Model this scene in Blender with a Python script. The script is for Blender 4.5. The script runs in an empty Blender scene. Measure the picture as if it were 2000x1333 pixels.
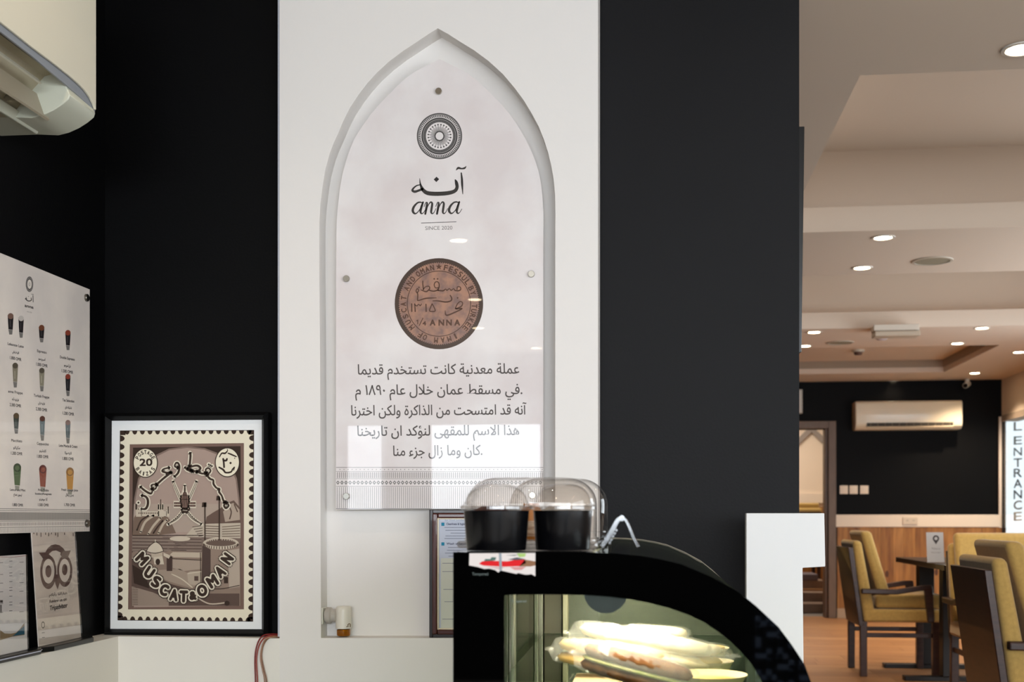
import bpy, bmesh, math, random, unicodedata
from mathutils import Vector, Matrix
from mathutils.geometry import interpolate_bezier, tessellate_polygon
random.seed(7)
C = bpy.context.scene.collection
# ------------------------------------------------------------------ camera, world, lights, exposure
F = 2300.0; HZ = 1010.0; H = 1.04; YAW = math.atan(260.0 / F)
CY, SY = math.cos(YAW), math.sin(YAW)
cam_d = bpy.data.cameras.new('camera'); cam = bpy.data.objects.new('camera', cam_d); C.objects.link(cam)
cam.location = (0, 0, H); cam.rotation_euler = (math.pi / 2, 0, YAW)
cam_d.sensor_width = 36; cam_d.lens = 36 * F / 2000; cam_d.shift_y = (HZ - 666.5) / 2000
cam_d.clip_start = 0.05; cam_d.clip_end = 200
bpy.context.scene.camera = cam
cam_d.dof.use_dof = True; cam_d.dof.focus_distance = 2.9; cam_d.dof.aperture_fstop = 5.6
sc = bpy.context.scene
vs = sc.view_settings; vs.view_transform = 'Standard'; vs.look = 'None'; vs.gamma = 1; vs.use_curve_mapping = False
vs.exposure = 0.38
sc.cycles.use_denoising = True
sc.cycles.max_bounces = 10; sc.cycles.transparent_max_bounces = 16; sc.cycles.sample_clamp_indirect = 6
sc.cycles.caustics_reflective = False; sc.cycles.caustics_refractive = False
world = bpy.data.worlds.new('sky'); sc.world = world; world.use_nodes = True
world.node_tree.nodes['Background'].inputs[0].default_value = (0.80, 0.90, 1.0, 1)
world.node_tree.nodes['Background'].inputs[1].default_value = 1.2

def area(name, loc, rot, sx, sy, L, col):
    d = bpy.data.lights.new(name, 'AREA'); d.shape = 'RECTANGLE'; d.size = sx; d.size_y = sy
    d.energy = L * math.pi * sx * sy; d.color = col
    o = bpy.data.objects.new(name, d); o.location = loc; o.rotation_euler = rot; C.objects.link(o); return o
DAY = (0.87, 0.935, 1.0)
sun = bpy.data.lights.new('sun', 'SUN'); sun.energy = 3.2; sun.angle = math.radians(1); sun.color = (1.0, 0.96, 0.9)
so_ = bpy.data.objects.new('sun', sun); so_.rotation_euler = (0, math.radians(-42), 0); so_.location = (0, 0, 20); C.objects.link(so_)
area('daylight_back_window', (-1.36, -3.97, 1.42), (math.pi / 2, 0, 0), 0.94, 0.82, 6.5, DAY)
area('daylight_back_window', (-2.42, -3.97, 1.42), (math.pi / 2, 0, 0), 0.3, 0.82, 5.0, DAY)
area('daylight_front_fill', (1.25, -3.97, 1.62), (math.pi / 2, 0, 0), 4.2, 1.24, 10.5, DAY)  # unseen glazing, enlarged to give more frontal light
area('daylight_side_fill', (3.55, -0.9, 1.45), (0, math.pi / 2, 0), 1.5, 4.6, 4.4, DAY)  # unseen window, put in to light the centre wall from the right
area('daylight_side_fill', (3.55, 6.9, 1.45), (0, math.pi / 2, 0), 1.4, 4.2, 3.0, DAY)  # unseen window, widened to brighten the far ceiling

# ------------------------------------------------------------------ projection helper: photo pixel -> point on a real plane
def P(px, py, X=None, Y=None, Z=None):
    u = px - 1000.0; v = HZ - py
    d = Vector((u * CY - F * SY, u * SY + F * CY, v))
    if X is not None: t = X / d.x
    elif Y is not None: t = Y / d.y
    else: t = (Z - H) / d.z
    return Vector((d.x * t, d.y * t, H + d.z * t))

# ------------------------------------------------------------------ materials
def lin(c):
    return tuple(((x / 255.0) / 12.92 if x / 255.0 <= 0.04045 else ((x / 255.0 + 0.055) / 1.055) ** 2.4) for x in c)
_M = {}
def mat(name, rgb, rough=0.5, metal=0.0, spec=0.5, coat=0.0, noise=0.0, nscale=8.0, bump=0.0, bscale=200.0, trans=0.0,
        ior=1.45, emit=None, estr=0.0, rgb2=None, stretch=None, sheen=0.0, alpha=1.0, nlo=0.35, nhi=0.65):
    if name in _M: return _M[name]
    m = bpy.data.materials.new(name); m.use_nodes = True; nt = m.node_tree; b = nt.nodes['Principled BSDF']
    c = lin(rgb) + (1,)
    b.inputs['Base Color'].default_value = c
    b.inputs['Roughness'].default_value = rough; b.inputs['Metallic'].default_value = metal
    b.inputs['Specular IOR Level'].default_value = spec; b.inputs['IOR'].default_value = ior
    b.inputs['Coat Weight'].default_value = coat; b.inputs['Coat Roughness'].default_value = 0.012
    b.inputs['Transmission Weight'].default_value = trans; b.inputs['Alpha'].default_value = alpha
    b.inputs['Sheen Weight'].default_value = sheen
    if emit: b.inputs['Emission Color'].default_value = lin(emit) + (1,); b.inputs['Emission Strength'].default_value = estr
    tc = nt.nodes.new('ShaderNodeTexCoord')
    mp = nt.nodes.new('ShaderNodeMapping'); nt.links.new(tc.outputs['Object'], mp.inputs[0])
    if stretch: mp.inputs['Scale'].default_value = stretch
    if noise or rgb2:
        n = nt.nodes.new('ShaderNodeTexNoise'); n.inputs['Scale'].default_value = nscale; n.inputs['Detail'].default_value = 6
        nt.links.new(mp.outputs[0], n.inputs['Vector'])
        r = nt.nodes.new('ShaderNodeValToRGB')
        c2 = lin(rgb2) + (1,) if rgb2 else tuple(x * (1 - noise) for x in c[:3]) + (1,)
        r.color_ramp.elements[0].position = nlo; r.color_ramp.elements[1].position = nhi
        r.color_ramp.elements[0].color = c2; r.color_ramp.elements[1].color = c
        nt.links.new(n.outputs[0], r.inputs[0]); nt.links.new(r.outputs[0], b.inputs['Base Color'])
    if bump:
        n2 = nt.nodes.new('ShaderNodeTexNoise'); n2.inputs['Scale'].default_value = bscale; n2.inputs['Detail'].default_value = 3
        nt.links.new(mp.outputs[0], n2.inputs['Vector'])
        bp = nt.nodes.new('ShaderNodeBump'); bp.inputs['Strength'].default_value = bump; bp.inputs['Distance'].default_value = 0.002
        nt.links.new(n2.outputs[0], bp.inputs['Height']); nt.links.new(bp.outputs[0], b.inputs['Normal'])
    _M[name] = m; return m
def glass(name, rgb, refl_rough=0.0, ior=1.45, tint_amt=1.0, fresnel=1.0):
    """thin clear sheet: tinted straight-through light plus a fresnel reflection"""
    if name in _M: return _M[name]
    m = bpy.data.materials.new(name); m.use_nodes = True; nt = m.node_tree; nt.nodes.clear()
    out = nt.nodes.new('ShaderNodeOutputMaterial'); mix = nt.nodes.new('ShaderNodeMixShader')
    t = nt.nodes.new('ShaderNodeBsdfTransparent'); t.inputs[0].default_value = lin(rgb) + (1,)
    g = nt.nodes.new('ShaderNodeBsdfGlossy'); g.inputs['Roughness'].default_value = refl_rough
    lw = nt.nodes.new('ShaderNodeLayerWeight'); lw.inputs[0].default_value = 0.5
    pw = nt.nodes.new('ShaderNodeMath'); pw.operation = 'POWER'; pw.inputs[1].default_value = 4.6
    f0 = ((ior - 1) / (ior + 1)) ** 2 * 1.8 * fresnel
    mu = nt.nodes.new('ShaderNodeMath'); mu.operation = 'MULTIPLY_ADD'; mu.inputs[1].default_value = 0.8 - f0; mu.inputs[2].default_value = f0
    nt.links.new(lw.outputs['Facing'], pw.inputs[0]); nt.links.new(pw.outputs[0], mu.inputs[0]); nt.links.new(mu.outputs[0], mix.inputs[0])
    nt.links.new(t.outputs[0], mix.inputs[1]); nt.links.new(g.outputs[0], mix.inputs[2]); nt.links.new(mix.outputs[0], out.inputs[0])
    _M[name] = m; return m

white_paint = mat('white_paint', (230, 226, 222), 0.55, spec=0.3, bump=0.08, bscale=120)
dado_paint = mat('dado_paint', (232, 228, 220), 0.5, spec=0.3, bump=0.08, bscale=120)
black_paint = mat('black_paint', (6, 6, 7), 0.55, spec=0.12, bump=0.15, bscale=160)
lit_black_paint = mat('lit_black_paint', (18, 18, 20), 0.6, spec=0.22, bump=0.2, bscale=160, noise=0.15, nscale=3)  # same black paint as the left walls, lightened for the light it catches
ceil_paint = mat('ceiling_paint', (220, 203, 186), 0.8, spec=0.2)
cream_paint = mat('cream_paint', (222, 204, 184), 0.7, spec=0.2)
dark_wood = mat('dark_wood', (62, 36, 27), 0.35, noise=0.5, nscale=12, stretch=(1, 1, 6), coat=0.2)
mustard = mat('mustard_fabric', (192, 158, 92), 0.9, spec=0.1, noise=0.12, nscale=60, bump=0.4, bscale=400, sheen=0.3)
gloss_black = mat('gloss_black_glass', (2, 2, 2), 0.03, spec=0.5)
black_plastic = mat('black_plastic', (12, 12, 13), 0.28)
satin_black = mat('satin_black_wood', (8, 8, 9), 0.45, spec=0.2)
steel = mat('brushed_steel', (190, 186, 176), 0.25, metal=1.0)
alu = mat('aluminium', (150, 148, 138), 0.38, metal=0.9)
clear = glass('clear_plastic', (251, 249, 247), 0.02, 1.45)
clear_thick = glass('clear_thick_plastic', (226, 224, 222), 0.05, 1.6)
green_glass = glass('green_glass', (190, 202, 180), 0.01, 1.5)
pane_glass = glass('pane_glass', (250, 252, 252), 0.0, 1.45)
white_plastic = mat('white_plastic', (226, 224, 212), 0.35)
ac_white = mat('ac_white', (214, 209, 190), 0.35)
grey_plastic = mat('grey_plastic', (120, 124, 128), 0.35)
board_white = mat('board_white', (222, 222, 221), 0.45)

# ------------------------------------------------------------------ mesh helpers
ORG = {}
class MB:
    def __init__(s): s.v = []; s.f = []; s.m = []; s.ms = []
    def mi(s, m):
        if m is None: return 0
        if m not in s.ms: s.ms.append(m)
        return s.ms.index(m)
    def add(s, vs, fs, m=None):
        o = len(s.v); s.v += [tuple(p) for p in vs]; k = s.mi(m)
        for f in fs: s.f.append(tuple(i + o for i in f)); s.m.append(k)
        return s
    def box(s, a, b, m=None):
        x0, y0, z0 = min(a[0], b[0]), min(a[1], b[1]), min(a[2], b[2]); x1, y1, z1 = max(a[0], b[0]), max(a[1], b[1]), max(a[2], b[2])
        return s.add([(x0, y0, z0), (x1, y0, z0), (x1, y1, z0), (x0, y1, z0), (x0, y0, z1), (x1, y0, z1), (x1, y1, z1), (x0, y1, z1)],
                     [(0, 3, 2, 1), (4, 5, 6, 7), (0, 1, 5, 4), (1, 2, 6, 5), (2, 3, 7, 6), (3, 0, 4, 7)], m)
    def prism(s, pts, off, m=None):
        """closed polygon of 3-D points extruded by a vector"""
        n = len(pts); off = Vector(off); A = [Vector(p) for p in pts]; B = [p + off for p in A]
        nrm = Vector((0, 0, 0))
        for i in range(n): nrm += A[i].cross(A[(i + 1) % n])
        fs = [tuple(range(n)), tuple(range(2 * n - 1, n - 1, -1))] + [(i, i + n, (i + 1) % n + n, (i + 1) % n) for i in range(n)]
        if nrm.dot(off) > 0: fs = [tuple(reversed(f)) for f in fs]
        return s.add(A + B, fs, m)
    def tube(s, path, r, seg=8, m=None, caps=True):
        path = [Vector(p) for p in path]; n = len(path); rs = r if isinstance(r, (list, tuple)) else [r] * n
        vs = []; up = None
        for i, p in enumerate(path):
            t = (path[min(i + 1, n - 1)] - path[max(i - 1, 0)]).normalized()
            if up is None: up = t.orthogonal().normalized()
            else: up = (up - t * up.dot(t)).normalized()
            w = t.cross(up)
            for k in range(seg):
                a = 2 * math.pi * k / seg; vs.append(p + (up * math.cos(a) + w * math.sin(a)) * rs[i])
        fs = [(i * seg + k, i * seg + (k + 1) % seg, (i + 1) * seg + (k + 1) % seg, (i + 1) * seg + k) for i in range(n - 1) for k in range(seg)]
        if caps: fs += [tuple(reversed(range(seg))), tuple(range((n - 1) * seg, n * seg))]
        return s.add(vs, fs, m)
    def lathe(s, prof, c=(0, 0, 0), seg=32, m=None, axis='z', sx=1.0, cap=True):
        vs = []; c = Vector(c)
        for r, z in prof:
            for k in range(seg):
                a = 2 * math.pi * k / seg; x, y = r * math.cos(a) * sx, r * math.sin(a)
                vs.append(c + (Vector((x, y, z)) if axis == 'z' else Vector((x, -z, y)) if axis == 'y' else Vector((z, x, y))))
        n = len(prof)
        fs = [(i * seg + k, i * seg + (k + 1) % seg, (i + 1) * seg + (k + 1) % seg, (i + 1) * seg + k) for i in range(n - 1) for k in range(seg)]
        if cap and prof[0][0] > 1e-6: fs.append(tuple(reversed(range(seg))))
        if cap and prof[-1][0] > 1e-6: fs.append(tuple(range((n - 1) * seg, n * seg)))
        return s.add(vs, fs, m)

def obj(name, mb, m=None, parent=None, smooth=False, bevel=0.0, seg=2, angle=None, kind=None, label=None):
    org = ORG.get(parent.name, Vector((0, 0, 0))) if parent else Vector((0, 0, 0))
    me = bpy.data.meshes.new(name)
    me.from_pydata([(v[0] - org.x, v[1] - org.y, v[2] - org.z) for v in mb.v], [], mb.f)
    if m is not None: me.materials.append(m)
    else:
        for q in mb.ms: me.materials.append(q)
        if len(mb.ms) > 1: me.polygons.foreach_set('material_index', mb.m)
    if smooth:
        me.polygons.foreach_set('use_smooth', [True] * len(me.polygons))
        if smooth != 'all': me.set_sharp_from_angle(angle=math.radians(angle or 40))
    me.update()
    o = bpy.data.objects.new(name, me); C.objects.link(o)
    if parent: o.parent = parent; ORG[o.name] = org
    else: ORG[o.name] = Vector((0, 0, 0))
    if bevel:
        b = o.modifiers.new('bevel', 'BEVEL'); b.width = bevel; b.segments = seg; b.limit_method = 'ANGLE'; b.angle_limit = math.radians(35)
        b.use_clamp_overlap = True
    if kind: o['kind'] = kind
    if label: o['label'] = label
    return o
def thing(name, label, cat, loc=(0, 0, 0), group=None):
    o = bpy.data.objects.new(name, None); C.objects.link(o); o.location = loc; o.empty_display_size = 0.05
    o['label'] = label; o['category'] = cat
    if group: o['group'] = group
    ORG[o.name] = Vector(loc); return o
def tag(o, label, cat, group=None):
    o['label'] = label; o['category'] = cat
    if group: o['group'] = group
    return o
def struct(name, mb, m, parent=None, **k):
    return obj(name, mb, m, parent, kind='structure' if parent is None else None, **k)
def dup(root, loc, rz, label, group=None):
    r = root.copy(); C.objects.link(r); r.location = loc; r.rotation_euler = (0, 0, rz); r['label'] = label
    if group: r['group'] = group
    for ch in list(root.children):
        c = ch.copy(); C.objects.link(c); c.parent = r
        for g in ch.children:
            d = g.copy(); C.objects.link(d); d.parent = c
    return r

def smooth_path(pts, sub=6):
    """Catmull-Rom through points (tuples of any length)"""
    n = len(pts)
    if n < 3: return list(pts)
    out = []
    for i in range(n - 1):
        p0, p1, p2, p3 = pts[max(i - 1, 0)], pts[i], pts[i + 1], pts[min(i + 2, n - 1)]
        for k in range(sub):
            t = k / sub; t2 = t * t; t3 = t2 * t
            out.append(tuple(0.5 * ((2 * b) + (-a + c) * t + (2 * a - 5 * b + 4 * c - d) * t2 + (-a + 3 * b - 3 * c + d) * t3)
                             for a, b, c, d in zip(p0, p1, p2, p3)))
    out.append(tuple(pts[-1])); return out

# ------------------------------------------------------------------ lettering
_T = {}
def glyphs(body):
    if body in _T: return _T[body]
    c = bpy.data.curves.new('t', 'FONT'); c.body = body; c.size = 1; c.resolution_u = 3
    o = bpy.data.objects.new('t', c); C.objects.link(o); bpy.context.view_layer.update()
    dg = bpy.context.evaluated_depsgraph_get(); cu = o.to_curve(dg); loops = []
    for sp in cu.splines:
        pts = []
        if sp.type == 'BEZIER':
            bp_ = sp.bezier_points; n = len(bp_)
            for i in range(n):
                p, q = bp_[i], bp_[(i + 1) % n]
                straight = (p.handle_right - p.co).length < 1e-5 and (q.handle_left - q.co).length < 1e-5
                seg = [p.co] if straight else interpolate_bezier(p.co, p.handle_right, q.handle_left, q.co, 5)[:-1]
                pts += [(w.x, w.y) for w in seg]
        else: pts = [(w.co.x, w.co.y) for w in sp.points]
        cl = []
        for w in pts:
            if not cl or abs(w[0] - cl[-1][0]) + abs(w[1] - cl[-1][1]) > 1e-5: cl.append(w)
        if len(cl) > 2:
            ar = sum(cl[i][0] * cl[(i + 1) % len(cl)][1] - cl[(i + 1) % len(cl)][0] * cl[i][1] for i in range(len(cl))) / 2
            loops.append((ar, cl))
    o.to_curve_clear(); bpy.data.objects.remove(o); bpy.data.curves.remove(c)
    vs = []; fs = []
    if loops:
        sg = math.copysign(1, max(loops, key=lambda l: abs(l[0]))[0])
        def inside(pt, poly):
            r = False; x, y = pt
            for i in range(len(poly)):
                (x0, y0), (x1, y1) = poly[i - 1], poly[i]
                if (y0 > y) != (y1 > y) and x < (x1 - x0) * (y - y0) / (y1 - y0) + x0: r = not r
            return r
        outs = [l for l in loops if l[0] * sg > 0]
        holes = [l for l in loops if l[0] * sg <= 0 and any(inside(l[1][0], q[1]) for q in outs)]
        outs += [l for l in loops if l[0] * sg <= 0 and l not in holes]
        for ar, po in outs:
            grp = [po] + [h[1] for h in holes if inside(h[1][0], po) and abs(h[0]) < abs(ar)]
            tris = tessellate_polygon([[Vector((x, y, 0)) for x, y in g] for g in grp]); off = len(vs)
            for g in grp: vs += g
            fs += [tuple(i + off for i in t) for t in tris]
    if not vs: vs = [(0, 0)]
    bb = (min(v[0] for v in vs), max(v[0] for v in vs), min(v[1] for v in vs), max(v[1] for v in vs))
    _T[body] = (vs, fs, bb); return _T[body]
_FORMS = {}; _LIG = {}
for _cp in range(0xFE80, 0xFEFD):
    _d = unicodedata.decomposition(chr(_cp)).split()
    if len(_d) == 2: _FORMS.setdefault(chr(int(_d[1], 16)), {})[_d[0]] = chr(_cp)
    elif len(_d) == 3: _LIG.setdefault(chr(int(_d[1], 16)) + chr(int(_d[2], 16)), {})[_d[0]] = chr(_cp)
def arabic(s):
    """join the letters (presentation forms) and put them in left-to-right visual order"""
    items = []; i = 0
    while i < len(s):
        if s[i:i + 2] in _LIG: items.append((s[i:i + 2], _LIG[s[i:i + 2]])); i += 2
        else: items.append((s[i], _FORMS.get(s[i], {}))); i += 1
    out = []
    for k, (ch, fm) in enumerate(items):
        prev = items[k - 1][1] if k else {}
        nxt = items[k + 1][1] if k + 1 < len(items) else {}
        jp = '<initial>' in prev and '<final>' in fm
        jn = '<initial>' in fm and '<final>' in nxt
        key = '<medial>' if jp and jn else '<final>' if jp else '<initial>' if jn else '<isolated>'
        out.append(fm.get(key, ch[0] if not fm else list(fm.values())[0]))
    out.reverse(); res = ''; j = 0
    t = ''.join(out)
    while j < len(t):                      # digits keep their own order
        if '\u0660' <= t[j] <= '\u0669':
            k = j
            while k < len(t) and '\u0660' <= t[k] <= '\u0669': k += 1
            res += t[j:k][::-1]; j = k
        else: res += t[j]; j += 1
    return res

class Sheet:
    """a flat printed sheet: draws shapes given in photo pixels onto a real plane as thin ink layers"""
    def __init__(s, proj, N, coat=0.0, eps=0.00012):
        s.proj = proj; s.N = Vector(N).normalized(); s.O = proj(1000, 1000) if False else None
        s.mb = MB(); s.eps = eps; s.coat = coat
    def w(s, px, py, layer=1): return s.proj(px, py) + s.N * (s.eps * layer)
    def ink(s, rgb):
        return mat('ink_%d_%d_%d_%d' % (*rgb, int(s.coat * 10)), rgb, 0.6, spec=0.2, coat=s.coat)
    def poly(s, pts, rgb, layer=1):
        s.mb.add([s.w(x, y, layer) for x, y in pts], [tuple(range(len(pts)))], s.ink(rgb)); return s
    def rect(s, x0, y0, x1, y1, rgb, layer=1): return s.poly([(x0, y0), (x1, y0), (x1, y1), (x0, y1)], rgb, layer)
    def disc(s, cx, cy, r, rgb, layer=1, ry=None, seg=28, a0=0):
        ry = ry or r
        return s.poly([(cx + r * math.cos(2 * math.pi * k / seg + a0), cy + ry * math.sin(2 * math.pi * k / seg + a0)) for k in range(seg)], rgb, layer)
    def ring(s, cx, cy, r0, r1, rgb, layer=1, k=1.0, seg=64, a0=0.0, a1=360.0):
        vs = []; fs = []
        for i in range(seg + 1):
            a = math.radians(a0 + (a1 - a0) * i / seg)
            vs.append(s.w(cx + r0 * math.cos(a), cy + r0 * k * math.sin(a), layer)); vs.append(s.w(cx + r1 * math.cos(a), cy + r1 * k * math.sin(a), layer))
            if i: fs.append((2 * i - 2, 2 * i - 1, 2 * i + 1, 2 * i))
        s.mb.add(vs, fs, s.ink(rgb)); return s
    def stroke(s, pts, w, rgb, layer=1, smooth=True, cap=True):
        """pts (x, y) or (x, y, width)"""
        pts = [p if len(p) == 3 else (p[0], p[1], w) for p in pts]
        if smooth and len(pts) > 2: pts = smooth_path(pts, 5)
        n = len(pts); L = []; R = []
        for i, (x, y, ww) in enumerate(pts):
            dx = pts[min(i + 1, n - 1)][0] - pts[max(i - 1, 0)][0]; dy = pts[min(i + 1, n - 1)][1] - pts[max(i - 1, 0)][1]
            d = math.hypot(dx, dy) or 1; nx, ny = -dy / d * ww / 2, dx / d * ww / 2
            L.append(s.w(x + nx, y + ny, layer)); R.append(s.w(x - nx, y - ny, layer))
        vs = L + R; s.mb.add(vs, [(i, i + 1, n + i + 1, n + i) for i in range(n - 1)], s.ink(rgb))
        if cap:
            for e in (0, -1): s.disc(pts[e][0], pts[e][1], pts[e][2] / 2, rgb, layer, seg=10)
        return s
    def text(s, body, x0, y0, x1, y1, h, rgb, layer=2, bold=0.0, shear=0.0, full=False):
        """baseline from (x0, y0) to (x1, y1), cap height h (all in pixels), glyphs stretched to fit"""
        vs, fs, bb = glyphs(body); w = bb[1] - bb[0] or 1; hh = (bb[3] - bb[2]) if full else 0.70
        dx, dy = x1 - x0, y1 - y0; b0 = bb[2] if full else 0.0
        for ox in ((0,) if not bold else (-bold, 0, bold)):
            for oy in ((0,) if not bold else (-bold, bold)):
                pts = []
                for a, b in vs:
                    u = (a - bb[0]) / w; v = (b - b0) / hh * h
                    pts.append(s.w(x0 + dx * u + shear * v + ox, y0 + dy * u - v + oy, layer))
                s.mb.add(pts, fs, s.ink(rgb)); layer += 0.05
        return s
    def arc(s, body, cx, cy, r, a0, a1, h, rgb, layer=2, k=1.0, inward=False, bold=0.0, cw=None, halo=None):
        """letters spread along an arc, angles in degrees clockwise from the top"""
        n = len(body)
        for i, ch in enumerate(body):
            if ch == ' ': continue
            a = math.radians(a0 + (a1 - a0) * (i + 0.5) / n); vs, fs, bb = glyphs(ch)
            mx = (bb[0] + bb[1]) / 2; sc_ = h / 0.70; ca, sa = math.cos(a), math.sin(a)
            px, py = cx + r * sa, cy - r * k * ca
            rot = a + (math.pi if inward else 0); cr, sr = math.cos(rot), math.sin(rot)
            xs = (cw / max(bb[1] - bb[0], 0.25)) if cw else sc_
            for ox, oy in (((0, 0),) if not bold else ((-bold, 0), (bold, 0), (0, bold), (0, -bold))):
                pts = [s.w(px + ((u - mx) * xs) * cr + ((v - 0.35) * sc_) * sr + ox, py + ((u - mx) * xs) * sr - ((v - 0.35) * sc_) * cr + oy, layer) for u, v in vs]
                s.mb.add(pts, fs, s.ink(rgb)); layer += 0.02
        return s
    def done(s, name, parent, label=None):
        o = obj(name, s.mb, None, parent, label=label); s.mb = MB(); return o
def crop(ox, oy, sc_):
    return lambda pts: [(ox + p[0] / sc_, oy + p[1] / sc_) + (tuple(q / sc_ for q in p[2:])) for p in pts]

# ================================================================== STRUCTURE
YC = 3.0; YB = 3.075; YR = 3.13; YF = 12.4; CEIL = 2.43; CUP = 2.86
ZL = P(400, 1246, Y=YC).z                       # ledge height
XLU = P(205, 800, Y=YB).x                       # black left wall plane
XLD = P(231, 1300, Y=YC).x                      # white dado plane on the left
XC0 = P(546, 700, Y=YC).x; XC1 = P(1168, 500, Y=YC).x
XR1 = P(1561, 500, Y=YR).x                      # end of the black wall right of the niche
XS = 3.585                                      # right-hand (glazed) wall
XDK = 3.2                                       # depth of everything solid behind the centre wall
floor_m = mat('floor_base', (150, 142, 134), 0.4)
# floor, with its boards as pieces where they can be told apart
fl = struct('floor', MB().box((-3.2, -4.2, -0.05), (4.2, 16.5, -0.004)), floor_m)
wood_m = [mat('floor_oak_%s' % n, c, 0.38, noise=0.1, rgb2=c2, nscale=5, stretch=(0.6, 9, 1), spec=0.45)
          for n, c, c2 in (('light', (182, 136, 92), (158, 112, 70)), ('mid', (174, 126, 82), (148, 102, 62)), ('dark', (166, 118, 76), (140, 96, 58)))]
plank_me = {}
for r in range(34):
    y0 = 5.9 + r * 0.196; x = 0.42 - random.random() * 1.0; first = True
    while x < XS:
        k = random.randrange(3); x1 = min(x + 1.28, XS)
        xa = max(x, XR1 + 0.005)
        if x1 - xa > 0.02:
            if x1 - xa > 1.27 and k in plank_me:
                o = bpy.data.objects.new('plank', plank_me[k]); C.objects.link(o); o.parent = fl; o.location = (xa, y0, 0)
            else:
                o = obj('plank', MB().box((0, 0, -0.004), (x1 - xa - 0.002, 0.194, 0.0)), wood_m[k], None); o.parent = fl; o.location = (xa, y0, 0)
                if x1 - xa > 1.27: plank_me[k] = o.data
        x = x1
# outer walls of the cafe
YLE = 0.8
struct('wall_left', MB().box((XLU - 0.15, YLE, 0), (XLU, YB, 2.9)).box((-3.1, YLE, 0), (XLU - 0.15, YLE + 0.12, 2.9)).box((-3.15, -4.1, 0), (-3.0, YLE + 0.12, 2.9)), black_paint)
struct('trim_1', MB().box((XLU, YLE, 0), (XLD, YC, ZL)), dado_paint)
struct('wall_behind_poster', MB().box((XLU - 0.15, YB, 0), (XC0 - 0.001, YB + 0.15, 2.9)), black_paint)
struct('trim_2', MB().box((XLU, YC, 0), (XC0, YB, ZL)), dado_paint)
# back wall with two windows (behind the camera)
mb = MB(); 
yb = -4.0
mb.box((-3.0, yb - 0.15, 0), (4, yb, 1.0)); mb.box((-3.0, yb - 0.15, 1.84), (-0.85, yb, CEIL + 0.4)); mb.box((-0.85, yb - 0.15, 2.25), (4, yb, CEIL + 0.4))
for a, b in ((-3.0, -2.6), (-2.24, -1.85), (-0.89, -0.85)): mb.box((a, yb - 0.15, 1.0), (b, yb, 1.84))
mb.box((3.35, yb - 0.15, 1.0), (4, yb, 2.25))
struct('wall_back', mb, black_paint)
# glazed right wall
mb = MB(); XO = XS + 0.15
ZH = P(1958, 824, X=XS).z
YG1 = P(1958, 900, X=XS).y; YG0 = 9.6
mb.box((XS, -4.1, 0), (XO, -3.3, CUP)); mb.box((XS, -3.3, 0), (XO, 1.5, 0.7)); mb.box((XS, -3.3, 2.2), (XO, 1.5, CUP))
mb.box((XS, 1.5, 0), (XO, 4.7, CUP)); mb.box((XS, 4.7, 0), (XO, 9.1, 0.7)); mb.box((XS, 4.7, 2.2), (XO, 9.1, CUP))
mb.box((XS, 9.1, 0), (XO, YG0, CUP)); mb.box((XS, YG0, ZH), (XO, YG1, CUP)); mb.box((XS, YG1, 0), (XS + 0.02, YF, CUP))
struct('wall_right', mb, cream_paint)
# centre wall with the pointed niche
c1 = crop(600, 30, 2.962)
right = c1([(755, 75), (815, 108), (880, 150), (965, 202), (1050, 265), (1130, 338), (1200, 420), (1255, 495), (1300, 570), (1340, 645), (1370, 720), (1394, 795), (1412, 870), (1426, 950), (1434, 1040), (1436, 1150)]) + [(1084.5, 500), (1084.5, 700), (1084.5, 1247)]
left = c1([(755, 75), (698, 111), (640, 150), (552, 208), (470, 270), (405, 330), (350, 390), (298, 458), (250, 530), (212, 604), (180, 680), (153, 740), (130, 800), (103, 900), (86, 1010), (76, 1100), (70, 1200)]) + [(623.5, 520), (625, 700), (627, 1247)]
Rw = [P(x, y, Y=YC) for x, y in right]; Lw = [P(x, y, Y=YC) for x, y in left]
TOPZ = 2.9; mb = MB(); ax = Rw[0].x
def v3(x, z, y=YC): return (x, y, z)
mb.add([v3(ax, TOPZ)] + [tuple(p) for p in Rw] + [v3(Rw[-1].x, 0), v3(XC1, 0), v3(XC1, TOPZ)], [tuple(reversed(range(len(Rw) + 4)))])
mb.add([v3(ax, TOPZ)] + [tuple(p) for p in Lw] + [v3(Lw[-1].x, 0), v3(XC0, 0), v3(XC0, TOPZ)], [tuple(range(len(Lw) + 4))])
mb.add([v3(Lw[-1].x, Lw[-1].z), v3(Rw[-1].x, Rw[-1].z), v3(Rw[-1].x, 0), v3(Lw[-1].x, 0)], [(0, 3, 2, 1)])
ND = 0.06; out = Lw[::-1] + Rw[1:]
vs = [tuple(p) for p in out] + [(p.x, p.y + ND, p.z) for p in out]; n = len(out)
mb.add(vs, [(i, i + 1, n + i + 1, n + i) for i in range(n - 1)] + [(n - 1, 0, n, 2 * n - 1), tuple(range(n, 2 * n))])
mb.add([v3(XC0, 0), v3(XC0, TOPZ), (XC0, XDK, TOPZ), (XC0, XDK, 0), v3(XC1, 0), v3(XC1, TOPZ), (XC1, XDK, TOPZ), (XC1, XDK, 0)],
       [(0, 1, 2, 3), (4, 7, 6, 5), (1, 5, 6, 2), (3, 2, 6, 7)])
struct('wall_centre', mb, white_paint, smooth=True, angle=25)
# thin pale corner bead on the left edge of the centre wall
struct('trim_3', MB().box((XC0 - 0.006, YC + 0.004, ZL + 0.004), (XC0 - 0.0005, YC + 0.03, 2.9)), mat('bead_grey', (190, 194, 204), 0.4))
# black wall right of the niche and the block behind it
struct('wall_right_of_niche', MB().box((XC1 + 0.0005, YR, 0), (XR1, YF, 2.95)), lit_black_paint)
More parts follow.
